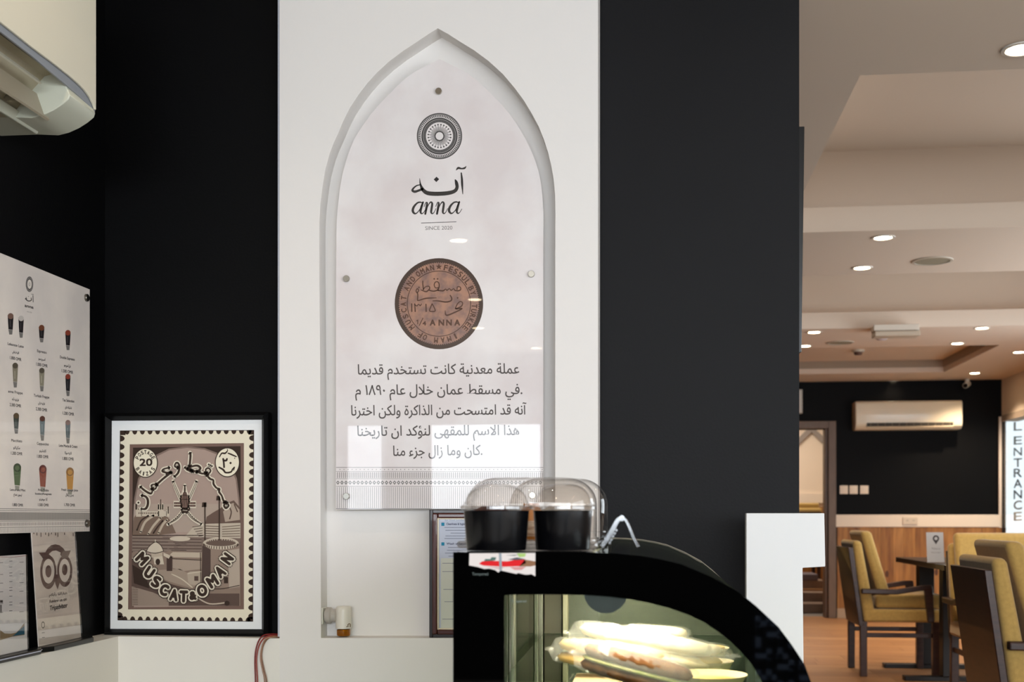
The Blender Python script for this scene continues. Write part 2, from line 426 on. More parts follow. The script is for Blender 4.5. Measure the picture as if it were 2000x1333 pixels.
# far wall: black above the rail, timber below, doorway at its left
XD0, XD1 = P(1490, 900, Y=YF).x, P(1617, 900, Y=YF).x; ZD = P(1600, 838, Y=YF).z
ZR0 = P(1800, 1030, Y=YF).z; ZR1 = P(1800, 1006, Y=YF).z
mb = MB().box((XR1, YF, 0), (XD0, YF + 0.15, CUP)).box((XD0, YF, ZD), (XD1, YF + 0.15, CUP)).box((XD1, YF, 0), (XS, YF + 0.15, CUP))
struct('wall_far', mb, black_paint)
mb = MB().box((P(1627, 1000, Y=YF).x, YF - 0.03, ZR0), (XS, YF, ZR1))
struct('trim_4', mb, mat('rail_cream', (236, 220, 200), 0.5), bevel=0.003)
# knotty pine planks below the rail
pine = [mat('pine_%s' % n, c, 0.5, rgb2=c2, nscale=4, stretch=(6, 6, 0.7), noise=0.2, nlo=0.3, nhi=0.62)
        for n, c, c2 in (('a', (172, 118, 58), (130, 80, 34)), ('b', (162, 108, 50), (118, 70, 30)), ('c', (178, 124, 66), (136, 88, 42)))]
knot = mat('pine_knot', (84, 50, 30), 0.6)
panel = struct('trim_5', MB().box((XD1 + 0.09, YF - 0.012, 0.10), (XS, YF - 0.001, ZR0)), mat('panel_back', (60, 34, 18), 0.8))
x = XD1 + 0.09; k = 0
while x < XS - 0.01:
    w = random.choice((0.105, 0.12, 0.135)); x1 = min(x + w, XS)
    mb = MB().box((x + 0.001, YF - 0.024, 0.10), (x1 - 0.001, YF - 0.012, ZR0 - 0.001), pine[k % 3])
    if k % 2 == 0:
        zz = random.uniform(0.3, 0.85); mb.add([(x + w / 2 + 0.018 * math.cos(a), YF - 0.0242, zz + 0.035 * math.sin(a)) for a in [i * math.pi / 6 for i in range(12)]], [tuple(range(12))], knot)
    obj('plank', mb, None, panel); x = x1; k += 1
struct('baseboard_far', MB().box((XD1 + 0.09, YF - 0.028, 0), (XS, YF, 0.10)), mat('skirting', (176, 150, 124), 0.5))
# door frame
fr = mat('door_frame_wood', (116, 94, 78), 0.45, noise=0.15, stretch=(1, 1, 0.3), nscale=20)
fw = P(1632, 900, Y=YF).x - XD1
door = struct('door_1', MB().box((XD1, YF - 0.04, 0), (XD1 + fw, YF + 0.17, ZD + fw)).box((XD1 - 0.03, YF - 0.0, 0), (XD1, YF + 0.15, ZD)), fr, bevel=0.004)
obj('door_head', MB().box((XD0, YF - 0.04, ZD), (XD1, YF + 0.17, ZD + fw)), fr, door, bevel=0.004)
# room beyond the doorway
YE = 15.4
rb = struct('wall_beyond', MB().box((-0.2, YE, 0), (XS, YE + 0.1, 2.7)).box((-0.2, YF + 0.15, 0), (-0.1, YE, 2.7)).box((3.2, YF + 0.15, 0), (3.3, YE, 2.7)), mat('beyond_cream', (236, 218, 196), 0.6))
struct('trim_6', MB().box((0, YE - 0.02, 0.0), (3.2, YE, P(1590, 990, Y=YE).z)), pine[0])
struct('trim_7', MB().box((0, YE - 0.04, P(1590, 983, Y=YE).z), (3.2, YE, P(1590, 965, Y=YE).z)), mat('rail_cream', (236, 220, 200), 0.5))
gb = mat('beam_grey', (150, 140, 132), 0.5)
ap = P(1585, 838, Y=YE - 0.05)
for o_, q in ((-1, P(1562, 860, Y=YE - 0.05)), (1, P(1612, 864, Y=YE - 0.05))):
    d = (q - ap) * 2.5; s_ = Vector((0, 0, 0.045))
    struct('trim_8', MB().prism([ap + s_, ap - s_, ap + d - s_, ap + d + s_], (0, 0.04, 0)), gb)
struct('ceiling_beyond', MB().box((-0.2, YF + 0.15, 2.6), (3.3, YE, 2.7)), ceil_paint)

# ceiling: low slab with two coffers and a tray, upper slabs above them
XH = 0.672
Y1, Y2 = P(1670, 148, Z=CEIL).y, P(1700, 451, Z=CEIL).y
Y3, Y4 = P(1700, 536, Z=CEIL).y, P(1700, 641, Z=CEIL).y
Y5, Y6 = P(1848, 676, Z=CEIL).y, P(1800, 728, Z=CEIL).y
TH = 0.12
mb = MB()
mb.box((-3.1, -4.15, CEIL), (XS + 0.1, 1.2, CEIL + 0.05)).box((XR1, 1.2, CEIL), (XS + 0.1, Y1, CEIL + 0.05)).box((XR1, Y1, CEIL), (XH, YF, CEIL + 0.05))
mb.box((XLU - 0.15, 1.15, CEIL), (XR1, 1.2, 2.86)).box((XR1 - 0.02, 1.2, CEIL + 0.05), (XR1 + 0.02, YR, 2.86)).box((XLU - 0.15, 1.2, 2.8), (XR1, YR + 0.2, 2.86))
mb.box((XH, Y2, CEIL), (XS, Y3, CEIL + TH)).box((XH, Y4, CEIL), (XS, Y5, CEIL + TH)).box((XH, Y6, CEIL), (XS, YF, CEIL + TH))
XT = P(1848, 725, Z=CEIL).x
mb.box((XT, Y5, CEIL), (XS, Y6, CEIL + TH))
mb.box((XH - 0.04, Y1 - 0.04, CEIL + 0.05), (XH, Y3 + 0.2, CUP)); mb.box((XH, Y1 - 0.04, CEIL + 0.05), (XS, Y1, CUP))
mb.box((XH, Y2 + 0.13, CEIL + TH), (XS, Y3 - 0.08, CUP)); mb.box((XH, Y4 + 0.13, CEIL + TH), (XS, Y5, CUP))
mb.box((XH - 0.04, Y3, CEIL + 0.05), (XH, Y4 + 0.2, CUP)); mb.box((XH - 0.04, Y5, CEIL + 0.05), (XH, Y6, CEIL + TH))
mb.box((XH - 0.04, Y1, CUP), (XS, Y4 + 0.2, CUP + 0.05))
mb.box((XH, Y5, CEIL + TH + 0.0), (XS, Y6 + 0.1, CEIL + TH + 0.04))
struct('ceiling', mb, ceil_paint)
# recessed tray lining (darker inner cove face)
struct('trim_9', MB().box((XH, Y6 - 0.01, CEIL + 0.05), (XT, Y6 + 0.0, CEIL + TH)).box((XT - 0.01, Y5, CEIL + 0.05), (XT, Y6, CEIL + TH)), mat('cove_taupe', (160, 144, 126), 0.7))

# glazing on the right wall: frame, panes, big lettering
JW = XS - 0.03
white_trim = mat('jamb_white', (240, 228, 216), 0.5)
YJ = P(1930, 900, X=JW).y
win = struct('window_1', MB().box((JW, YG1 + 0.001, P(1940, 1031, X=JW).z), (XS - 0.0005, YJ, P(1932, 820, X=JW).z)), white_trim)
struct('trim_10', MB().box((JW, YG1 + 0.001, 0), (XS - 0.0005, YF - 0.03, P(1940, 1032, X=JW).z)), pine[1])
obj('window_head', MB().box((XS - 0.012, YG0, ZH - 0.0), (XS - 0.001, YG1, ZH + 0.06)), mat('head_grey', (150, 132, 116), 0.5), win)
mb = MB().box((XS - 0.006, YG1 - 0.012, 0.02), (XS + 0.03, YG1, ZH)).box((XS - 0.006, YG0, 0.02), (XS + 0.03, YG0 + 0.04, ZH))
obj('window_frame', mb, satin_black, win)
obj('pane', MB().box((XS + 0.002, YG0 + 0.04, 0.0), (XS + 0.008, YG1 - 0.012, ZH)), pane_glass, win)
mb = MB(); sh = Sheet(lambda a, b: P(a, b, X=XS + 0.001), (-1, 0, 0))
for i, (chh, ya, yb_, cc) in enumerate([('L', 841, 824, (70, 78, 86)), ('E', 868, 852, (66, 76, 84)), ('N', 890, 874, (60, 70, 80)), ('T', 912, 895, (66, 74, 84)), ('R', 932, 915, (66, 74, 84)),
                                       ('A', 953, 936, (62, 68, 76)), ('N', 974, 957, (58, 64, 74)), ('C', 995, 978, (100, 94, 88)), ('E', 1017, 1000, (170, 168, 160))]):
    sh.text(chh, 1980, ya + 1, 1996, ya, ya - yb_, cc, 1, bold=0.35)  # C and last E paler, glass reflection put into their colour
le = sh.done('lettering', win)
struct('window_2', MB().box((XS + 0.05, -3.3, 0.7), (XS + 0.055, 1.5, 2.2)), pane_glass)
struct('window_3', MB().box((XS + 0.05, 4.7, 0.7), (XS + 0.055, 9.1, 2.2)), pane_glass)
struct('window_4', MB().box((-1.85, yb - 0.08, 1.0), (-0.89, yb - 0.075, 1.84)).box((-0.85, yb - 0.08, 1.0), (3.35, yb - 0.075, 2.25)), pane_glass)
struct('window_5', MB().box((-2.6, yb - 0.08, 1.0), (-2.24, yb - 0.075, 1.84)), pane_glass)
# pale building front across the street, seen through the entrance glass
tag(obj('building', MB().box((9, 2, -0.2), (9.3, 40, 7)), mat('building_white', (226, 232, 236), 0.8)), 'pale building front beyond the entrance glass', 'building')
struct('ground', MB().box((4.2, -20, -0.1), (30, 45, -0.02)), mat('pavement', (190, 186, 178), 0.8))

# ================================================================== WALL SIGN in the niche
YSG = YC + 0.022
sgn = thing('wall_sign', 'tall pointed-arch acrylic sign with coin and Arabic text inside the white niche', 'sign', (P(858, 600, Y=YSG).x, YSG, P(858, 994, Y=YSG).z))
sr = c1([(765, 253), (840, 290), (920, 330), (985, 380), (1050, 440), (1112, 502), (1170, 570), (1218, 640), (1260, 710), (1290, 770), (1315, 830), (1338, 900), (1352, 970), (1362, 1060), (1367, 1150)]) + [(1061, 500), (1061, 994)]
sl = c1([(765, 253), (685, 292), (600, 340), (540, 390), (480, 450), (424, 508), (370, 570), (318, 643), (270, 720), (242, 790), (220, 860), (202, 930), (190, 1000), (178, 1100), (170, 1200)]) + [(656.5, 520), (656, 996)]
pts = [P(x, y, Y=YSG) for x, y in sl[::-1] + sr[1:]]
paper = mat('sign_print', (232, 227, 226), 0.5, spec=0.3, coat=1.0, rgb2=(222, 213, 212), nscale=5, nlo=0.4, nhi=0.6)
obj('panel', MB().prism(pts, (0, 0.005, 0)), paper, sgn)
S = Sheet(lambda a, b: P(a, b, Y=YSG), (0, -1, 0), coat=1.0)
INK = (52, 49, 48); GR = (116, 114, 113); BG = (228, 222, 221)
def emblem(S, cx, cy, r, k=1.02, ink=(70, 68, 68), bg=BG, fine=True, L=1):
    S.ring(cx, cy, 0, r, ink, L, k); S.ring(cx, cy, r * 0.92, r * 0.955, (150, 147, 146), L + 1, k)
    S.ring(cx, cy, r * 0.80, r * 0.83, bg, L + 1, k); S.ring(cx, cy, r * 0.71, r * 0.735, (150, 147, 146), L + 1, k)
    S.ring(cx, cy, 0, r * 0.60, bg, L + 1, k)
    if fine:
        for i in range(72):
            a = i * 5; S.ring(cx, cy, r * 0.84, r * 0.91, bg, L + 1, k, seg=1, a0=a, a1=a + 2.1)
            S.ring(cx, cy, r * 0.62, r * 0.69, (128, 126, 125), L + 1, k, seg=1, a0=a, a1=a + 1.6)
        for i in range(48):
            a = math.radians(i * 7.5); r1 = 0.52 if i % 2 else 0.40
            S.stroke([(cx + r * 0.22 * math.cos(a), cy + r * k * 0.22 * math.sin(a)), (cx + r * r1 * math.cos(a), cy + r * k * r1 * math.sin(a))], 0.9, ink, L + 2, False, False)
            if i % 2: S.disc(cx + r * 0.5 * math.cos(a), cy + r * k * 0.5 * math.sin(a), r * 0.035, ink, L + 2, seg=6)
    S.ring(cx, cy, 0, r * 0.22, ink, L + 2, k); S.ring(cx, cy, 0, r * 0.17, bg, L + 3, k)
emblem(S, 858.4, 266, 44.2)
# Arabic wordmark, drawn with a broad nib
q = crop(780, 200, 4.9375)
for pts_ in ([(548, 655, 5), (568, 634, 22), (600, 640, 14), (630, 634, 18), (645, 616, 4)],
             [(597, 682, 12), (603, 740, 20), (606, 800, 20), (612, 885, 6)],
             [(540, 750, 14), (550, 775, 30), (556, 820, 32), (535, 855, 34), (480, 874, 38), (400, 882, 40), (320, 882, 40), (262, 872, 38), (225, 840, 32), (203, 790, 16), (196, 735, 4)],
             [(206, 795, 10), (170, 803, 12), (140, 825, 16), (126, 850, 22), (150, 862, 24), (190, 850, 22), (220, 838, 26)]):
    S.stroke(q(pts_), 3, INK, 1)
d = q([(358, 718), (384, 742), (357, 770), (331, 745)]); S.poly(d, INK, 1)
# 'anna' in an italic brush hand
def anna(S, x0, x1, yb_, h, ink, L=1):
    w = x1 - x0
    def T(pts): return [(x0 + p[0] * w, yb_ - p[1] * h + (0.5 - p[0]) * 0.03 * h, p[2] * h) for p in pts]
    def a_(ox):
        S.stroke(T([(ox + .20, .93, .08), (ox + .16, 1.0, .12), (ox + .10, .93, .14), (ox + .035, .62, .19), (ox + .012, .28, .21), (ox + .045, .05, .16), (ox + .09, .08, .09), (ox + .15, .38, .07), (ox + .195, .80, .07)]), 1, ink, L)
        S.stroke(T([(ox + .215, 1.0, .15), (ox + .185, .60, .19), (ox + .165, .22, .19), (ox + .185, .03, .12), (ox + .225, .12, .06), (ox + .265, .40, .05)]), 1, ink, L)
    def n_(ox):
        S.stroke(T([(ox, .62, .05), (ox + .035, .95, .08), (ox + .06, .92, .15), (ox + .05, .60, .19), (ox + .025, .0, .16)]), 1, ink, L)
        S.stroke(T([(ox + .035, .25, .06), (ox + .085, .75, .07), (ox + .13, 1.0, .12), (ox + .16, .88, .17), (ox + .15, .50, .19), (ox + .14, .15, .17), (ox + .165, .02, .1), (ox + .20, .15, .06), (ox + .235, .45, .05)]), 1, ink, L)
    a_(0); n_(.235); n_(.465); a_(.715)
anna(S, 805, 904, 418, 23, INK)
S.stroke([(823, 436), (891, 433.5)], 1.3, (96, 92, 90), 1, False)
S.text('SINCE 2020', 830.5, 449.5, 883.5, 448.5, 7.2, (112, 108, 107), 1)
S.done('logo_print', sgn, 'black round emblem over the Arabic and Latin wordmark')
# the coin
CX, CYc = 857.3, 593.6; KC = 1.03
cop = mat('coin_copper_print', (168, 122, 98), 0.5, coat=1.0, rgb2=(124, 94, 86), nscale=38, nlo=0.38, nhi=0.62)
def raw(S, pts, m, layer): S.mb.add([S.w(x, y, layer) for x, y in pts], [tuple(range(len(pts)))], m)
def circ(r, k=KC, n=72): return [(CX + r * math.cos(2 * math.pi * i / n), CYc + r * k * math.sin(2 * math.pi * i / n)) for i in range(n)]
S.ring(CX, CYc, 0, 86.4, (70, 54, 46), 1, KC)
raw(S, circ(78.6), cop, 2)
for i in range(120): S.ring(CX, CYc, 77.2, 79.6, (62, 46, 38), 3, KC, seg=1, a0=i * 3, a1=i * 3 + 1.5)
S.ring(CX, CYc, 61.2, 62.6, (74, 50, 38), 3, KC)
CI = (82, 54, 40)
for body, a0, a1 in (('FESSUL', 7, 58), ('BY', 61, 77), ('TURKEE', 90, 136), ('IMAM', 147, 190), ('OF', 199, 216), ('MUSCAT', 225, 284), ('AND', 290, 317), ('OMAN', 320, 353)):
    S.arc(body, CX, CYc, 69.6, a0, a1, 10.5, CI, 3, KC, cw=6.8, bold=0.45)
S.poly([(CX + 6.5 * (1 if i % 2 == 0 else .42) * math.sin(i * math.pi / 5), 521.5 - 6.5 * (1 if i % 2 == 0 else .42) * math.cos(i * math.pi / 5)) for i in range(10)], CI, 3)
q = crop(740, 480, 6.058)
for pts_ in ([(520, 420, 12), (520, 460, 14), (528, 520, 14)], [(500, 525, 10), (560, 545, 16), (600, 510, 14), (590, 482, 12), (550, 490, 10), (525, 520, 12)],
             [(600, 530, 14), (650, 540, 16), (700, 520, 16), (715, 470, 14), (700, 432, 12), (670, 432, 12), (655, 465, 12), (670, 500, 12), (705, 500, 12)],
             [(700, 530, 16), (760, 535, 18), (790, 515, 10), (805, 530, 14), (835, 510, 10), (855, 530, 14), (885, 510, 10), (900, 530, 14), (940, 535, 16), (968, 520, 14), (960, 490, 12), (930, 490, 12), (925, 520, 12)],
             [(455, 560, 14), (470, 530, 12), (455, 510, 12), (440, 540, 12), (460, 575, 14), (458, 640, 14), (470, 650, 12), (560, 625, 16), (680, 620, 8)],
             [(845, 590, 12), (862, 625, 16), (850, 655, 16), (790, 668, 18), (700, 655, 14), (640, 655, 10)],
             [(388, 690, 14), (390, 780, 14)], [(425, 690, 12), (430, 780, 14)], [(425, 700, 10), (450, 715, 12), (470, 695, 10), (490, 712, 12), (505, 690, 8)],
             [(557, 695, 14), (560, 780, 14)], [(630, 690, 12), (600, 765, 14), (620, 780, 14), (665, 775, 14), (655, 735, 12), (630, 690, 12)],
             [(905, 745, 12), (930, 690, 12), (965, 662, 12), (990, 680, 12), (975, 720, 14), (910, 750, 14), (985, 745, 16), (900, 790, 16), (800, 825, 18), (785, 770, 6)]):
    S.stroke(q(pts_), 2, CI, 3)
for x_, y_ in q([(655, 395), (695, 395), (932, 620), (475, 495)]): S.disc(x_, y_, 1.9, CI, 3, seg=4)
S.stroke([(814, 627), (816, 625), (816, 633)], 1.8, CI, 3, False); S.stroke([(819, 636), (826, 622)], 1.6, CI, 3, False); S.text('4', 825.5, 636, 832, 636, 8, CI, 3, bold=0.4)
for ch_, xx in zip('ANNA', (845, 862, 877, 893)): S.text(ch_, xx - 5, 636, xx + 5, 635.8, 11, CI, 3, bold=0.6)
S.done('coin_print', sgn, 'brown copper coin with raised rim lettering')
# body text
for txt, xa, xb, ybl, h in (('عملة معدنية كانت تستخدم قديما', 699, 1014, 738, 21), ('.في مسقط عمان خلال عام ١٨٩٠ م', 694, 1020, 778, 22), ('آنه قد امتسحت من الذاكرة ولكن اخترنا', 686, 1028, 818, 22),
                              ('هذا الاسم للمقهى لنؤكد ان تاريخنا', 698, 1014, 858, 21), ('.كان وما زال جزء منا', 768, 942, 897, 22)):
    vis = arabic(txt); vs_, fs_, bb_ = glyphs(vis)
    S.text(vis, xa, ybl + 1 - 7, xb, ybl - 1 - 7, 19.5, (92, 86, 84), 1, bold=0.22)
S.done('lettering', sgn, 'grey Arabic text in five centred lines')
# ornamental band
GB = (150, 145, 142)
S.rect(656.5, 913, 1061, 914.3, GB, 1); S.rect(656.5, 935.5, 1061, 936.3, GB, 1); S.rect(656.5, 950, 1061, 951, GB, 1); S.rect(656.5, 921, 1061, 921.8, GB, 1); S.rect(656.5, 993.6, 1061, 995, (130, 128, 126), 1)
x = 658.0
while x < 1060:
    S.rect(x, 923, x + 1.4, 934.5, GB, 1); S.rect(x + 1.9, 923, x + 2.4, 934.5, (176, 170, 168), 1)
    S.rect(x, 952, x + 1.3, 993, (158, 154, 152), 1); x += 4.05
x = 660.0
while x < 1058:
    S.poly([(x, 939), (x + 3.4, 943.2), (x, 947.6), (x - 3.4, 943.2)], (120, 116, 114), 1); S.disc(x, 943.2, 1.3, BG, 2, seg=6)
    S.disc(x + 4, 917.6, 1.1, GB, 1, seg=6); x += 7.9
S.done('border_print', sgn, 'grey ornamental band with vertical lines along the bottom')
def standoff(parent, c, N, r=0.0085, d=0.028, name='standoff'):
    N = Vector(N); a = Vector(c); return obj(name, MB().tube([a + N * d, a + N * (d - .0015), a - N * 0.015], [r * .86, r, r], 20), steel, parent, smooth=True)
for a, b in ((857, 179), (677, 545), (1038, 536), (677, 970), (1040, 968)):
    p = P(a, b, Y=YSG); obj('standoff', MB().lathe([(0.0001, 0.006), (0.0078, 0.006), (0.0088, 0.0048), (0.0088, 0)], (p.x, p.y, p.z), 24, axis='y').lathe([(0.006, 0.0), (0.006, -0.0375)], (p.x, p.y, p.z), 12, axis='y'), steel, sgn, smooth=True)

# ================================================================== AIR CONDITIONER on the left wall
YA = 2.55; YI = 2.43; YN = 1.45
def A(px, py, Y=YA): p = P(px, py, Y=Y); return (p.x, p.z)
xw = XLU + 0.0005; zt = 2.32; xf = A(188, 100)[0]
zb = A(60, 264)[1]
prof = [(xw, zt), (xf - 0.03, zt), (xf - 0.013, zt - 0.03), (xf - 0.013, A(188, 200)[1]), A(186.5, 222), A(184, 230), A(172, 240), A(155, 251), A(135, 260), A(115, 265), (A(75, 265)[0], zb), (xw, zb)]
ac = thing('air_conditioner', 'large cream split air conditioner with open louvre, top left on black wall', 'air conditioner', (xw, (YA + YN) / 2, zb))
xr = A(75, 265)[0]; L0 = Vector((xf - 0.012, 0, A(188, 196)[1]))
obj('end_block', MB().prism([(x, YI, z) for x, z in prof], (0, YA - YI, 0)), mat('ac_end_sage', (196, 198, 182), 0.35), ac, smooth=True, bevel=0.002)
cas = [(xw, zt), (xf - 0.03, zt), (xf - 0.006, zt - 0.03), (xf - 0.006, L0.z + 0.03), (xf - 0.014, L0.z + 0.008), (xf - 0.028, L0.z + 0.02), (xf - 0.06, L0.z + 0.012), (xr + 0.03, zb + 0.035), (xr + 0.012, zb + 0.012), (xr, zb), (xw, zb)]
obj('casing', MB().prism([(x, YN, z) for x, z in cas], (0, YI - YN, 0)), mat('ac_casing_tan', (186, 176, 150), 0.45, noise=0.25, nscale=9), ac)
def xs_(pts_, x, th, nm, m, **k):
    q_ = [P(a, b, X=x) for a, b in pts_]; return obj(nm, MB().prism(q_, (-th, 0, 0)), m, ac, **k)
edge = [(-60, -4), (0, 42), (63, 92.4), (100, 120), (134.5, 147), (153, 163), (166, 176), (177, 191), (183, 203), (187, 214)]
top_ = [P(188, 100, X=xf)]
lo_ = [P(a, b, X=xf) for a, b in edge]
cv = lo_ + [Vector((xf, YA, lo_[-1].z)), Vector((xf, YA, zt - .01)), Vector((xf, YN, zt - .01)), Vector((xf, YN, lo_[0].z - .0))]
cv = [p for p in cv if p.y >= YN - .001] 
obj('front_cover', MB().prism(cv, (-0.0055, 0, 0)), ac_white, ac, bevel=0.002)
up = [P(a, b, X=xf - .0062) for a, b in [(0, 38), (63, 88), (100, 117), (134.5, 144), (153, 160), (166, 173), (177, 188), (183, 200), (186.5, 211)]]
dn = [P(a, b, X=xf - .0062) for a, b in [(185, 223), (173, 206), (160, 193), (126, 163), (63, 110), (0, 61)]]
obj('trim_strip', MB().prism(up + dn, (-0.004, 0, 0)), mat('ac_strip_grey', (138, 142, 148), 0.3), ac, label='grey curved strip below the cover')
cs = MB(); dk = mat('ac_slot_dark', (46, 38, 28), 0.5)
for r_, dx, dz in ((.0042, .018, .006), (.0042, .030, .014)): 
    obj('slot_line', MB().tube([(xf - dx, YN, L0.z + dz), (xf - dx, YI - .002, L0.z + dz)], r_, 8), dk, ac, smooth=True)  # dark rods drawn along the slot under the grey strip
def bar(pts_, y1, nm, m, **k): return obj(nm, MB().prism([(x, YN, z) for x, z in pts_], (0, y1 - YN, 0)), m, ac, **k)
mx_ = (xr + xf) / 2
bar([(mx_ - .012, zb + .045), (mx_ - .008, zb + .049), (mx_ + .010, zb - .002), (mx_ + .006, zb - .005)], YI + .02, 'louvre', mat('ac_louvre', (158, 148, 128), 0.4))
bar([(xr + .020, zb + .030), (xr + .036, zb + .034), (xr + .040, zb + .030), (xr + .022, zb + .026)], YI - .03, 'louvre', mat('ac_louvre2', (190, 186, 168), 0.4))
bar([(mx_ + .018, L0.z - .014), (mx_ + .022, L0.z - .012), (mx_ + .030, L0.z - .022), (mx_ + .026, L0.z - .024)], YI - .05, 'louvre', mat('ac_louvre2', (190, 186, 168), 0.4))
bar([(xr - .002, zb - .004), (xr + .016, zb + .014), (xr + .022, zb + .012), (xr + .008, zb - .006)], YA - .02, 'lower_lip', mat('ac_end_sage', (196, 198, 182), 0.35), bevel=.002)
for i in range(9):
    y = YI - 0.06 - i * 0.1; obj('fin', MB().box((xr + 0.02, y, zb + 0.015), (mx_ - .014, y + 0.003, zb + 0.05)), mat('ac_fin', (120, 112, 92), 0.5), ac)

# ================================================================== DRINKS MENU BOARD on the left wall
XM = XLU + 0.026
mp = lambda a, b: P(a, b, X=XM)
ya_, yb2 = 1.55, mp(175.5, 700).y
zt_ = mp(174, 565).z; zb_ = mp(176, 1038.5).z
men = thing('menu_board', 'grey acrylic drinks menu board with cup pictures on the left black wall', 'menu', (XM, (ya_ + yb2) / 2, zb_))
obj('panel', MB().box((XM - 0.006, ya_, zb_), (XM, yb2, zt_)), mat('menu_print', (232, 222, 212), 0.55, spec=0.3, coat=0.6, rgb2=(216, 207, 200), nscale=6), men, bevel=0.001)
M_ = Sheet(mp, (1, 0, 0), coat=0.6); BGM = (226, 217, 207)
def ML(y, x0=0): return y                                                   # helper kept simple
emblem(M_, 57.5, 555.5, 7.2, k=2.1, ink=(66, 62, 60), bg=BGM, fine=False)
q = crop(0, 480, 3.92)
for pts_ in ([(240, 372, 3), (256, 374, 4)], [(252, 382, 5), (254, 432, 5)], [(238, 400, 5), (238, 420, 7), (215, 424, 7), (200, 412, 6), (200, 395, 4)], [(204, 405, 5), (193, 408, 6), (205, 414, 5)]):
    M_.stroke(q(pts_), 1.4, (66, 62, 60), 1)
M_.disc(55.5, 579.5, .8, (66, 62, 60), 1, seg=5)
M_.text('anna', 48.3, 599.5, 65.2, 603.5, 5.6, (66, 62, 60), 1, bold=0.25); M_.text('SINCE 2020', 52.5, 610, 62, 612, 2.2, (120, 114, 110), 1)
def mcup(cx, ty, w, h, top, body, k=0.0, low=(120, 116, 112)):
    """cup picture: lid disc, tapered body, faint reflection below"""
    M_.poly([(cx - w * .36, ty + h), (cx + w * .36, ty + h + 1), (cx + w * .28, ty + h * 1.3), (cx - w * .22, ty + h * 1.3)], low, 1)
    M_.poly([(cx - w / 2, ty + w * .45), (cx + w / 2, ty + w * .75), (cx + w * .36, ty + h + .6), (cx - w * .36, ty + h - .4)], body, 2)
    M_.disc(cx, ty + w * .6, w * .5, top, 3, ry=w * .52, seg=14)
    M_.stroke([(cx - w * .08, ty + h * .45), (cx - w * .06, ty + h * .85)], w * .12, tuple(min(255, c + 40) for c in body), 4, False, False)
BK = (34, 30, 32)
mcup(20.5, 611, 11.5, 33, (120, 92, 80), BK); mcup(41, 616, 10.5, 34, (196, 188, 180), BK)
mcup(81, 634, 11, 27, (112, 66, 44), BK); mcup(132.5, 644, 10.5, 31, (140, 64, 46), BK)
mcup(29.5, 708, 11, 38, (88, 80, 66), (134, 126, 108)); mcup(81.5, 718, 10.5, 36, (90, 82, 70), (140, 134, 116)); mcup(132.5, 730, 10, 34, (146, 66, 52), (40, 38, 40))
mcup(31.5, 806, 11, 32, (92, 76, 56), (60, 66, 60)); mcup(82.5, 812, 10.5, 38, (96, 62, 52), (98, 110, 112)); mcup(132.5, 820, 10, 36, (130, 100, 90), (92, 102, 104))
for cx, ty, w, cc, dd in ((33.5, 906, 15, (86, 104, 72), (58, 72, 50)), (83.5, 909, 14.5, (140, 76, 62), (98, 50, 46)), (136.5, 914, 15, (190, 138, 66), (140, 96, 44))):
    M_.poly([(cx - w / 2, ty + 8), (cx + w / 2, ty + 9), (cx + w * .34, ty + 43), (cx - w * .34, ty + 42)], cc, 2)
    M_.disc(cx, ty + 8, w * .5, dd, 3, ry=8.5, seg=18); M_.disc(cx, ty + 9, w * .32, cc, 4, ry=5, seg=12)
    M_.poly([(cx - w * .3, ty + 43), (cx + w * .3, ty + 44), (cx + w * .24, ty + 53), (cx - w * .24, ty + 52)], (150, 148, 136), 1)
TX = (74, 70, 70)
def mt(body, x0, y0, x1, y1, h, full=False): M_.text(body, x0, y0, x1, y1, h, TX, 1, full=full, bold=0.12)
for nm, ar, pr, x0, x1, y, sl_ in (('Lebanese Latte', 'لاتيه لبناني', '1.800 OMR', 15, 46, 674, .20), ('Espresso', 'اسبريسو', '1.000 OMR', 72.5, 91, 688, .19), ('Double Espresso', 'دبل اسبريسو', '1.500 OMR', 117, 146, 700, .18),
                                 ('anna Frappe', 'فرابيه آنه', '2.300 OMR', 16, 44, 767, .14), ('Turkish Frappe', 'فرابيه تركي', '2.300 OMR', 66, 96, 775, .14), ('Tea Selection', 'تشكيلة شاي', '1.200 OMR', 122, 145, 784, .13),
                                 ('Macchiato', 'مكياتو', '1.300 OMR', 22, 43, 863, .08), ('Cappuccino', 'كابتشينو', '1.800 OMR', 72, 95, 869, .08), ('Latte Mocha & Cream', 'لاتيه موكا', '1.800 OMR', 115, 151, 873, .07)):
    mt(nm, x0, y, x1, y + (x1 - x0) * sl_, 5.2); m_ = (x0 + x1) / 2; a1_ = y + 14 + (m_ - x0) * sl_
    mt(arabic(ar), m_ - 6.5, a1_ + 0.8, m_ + 6.5, a1_ + 13 * sl_ + .8, 7, full=True)
    b1 = y + 24.5 + (m_ - x0) * sl_; mt(pr, m_ - 11, b1, m_ + 11, b1 + 22 * sl_, 6)
for nm, nm2, ar, pr, m_, w_ in (('Lemon and Mint', '', 'ليمون نعناع', '1.800 OMR', 34.5, 15), ('Anna Mojito', 'Strawberry/Pomegranate', 'آنا موهيتو', '1.500 OMR', 84.5, 10.5), ('Fresh Orange Juice', '', 'عصير برتقال', '1.700 OMR', 136, 16)):
    mt(nm, m_ - w_, 959, m_ + w_, 960.5, 4.4)
    if nm2: mt(nm2, m_ - 16, 966.5, m_ + 16, 967.5, 3.6)
    mt(arabic(ar), m_ - 8, 971 + (8 if nm2 else 0), m_ + 8, 972 + (8 if nm2 else 0), 7, full=True); mt(pr, m_ - 10.5, 989, m_ + 10.5, 990, 5.4)
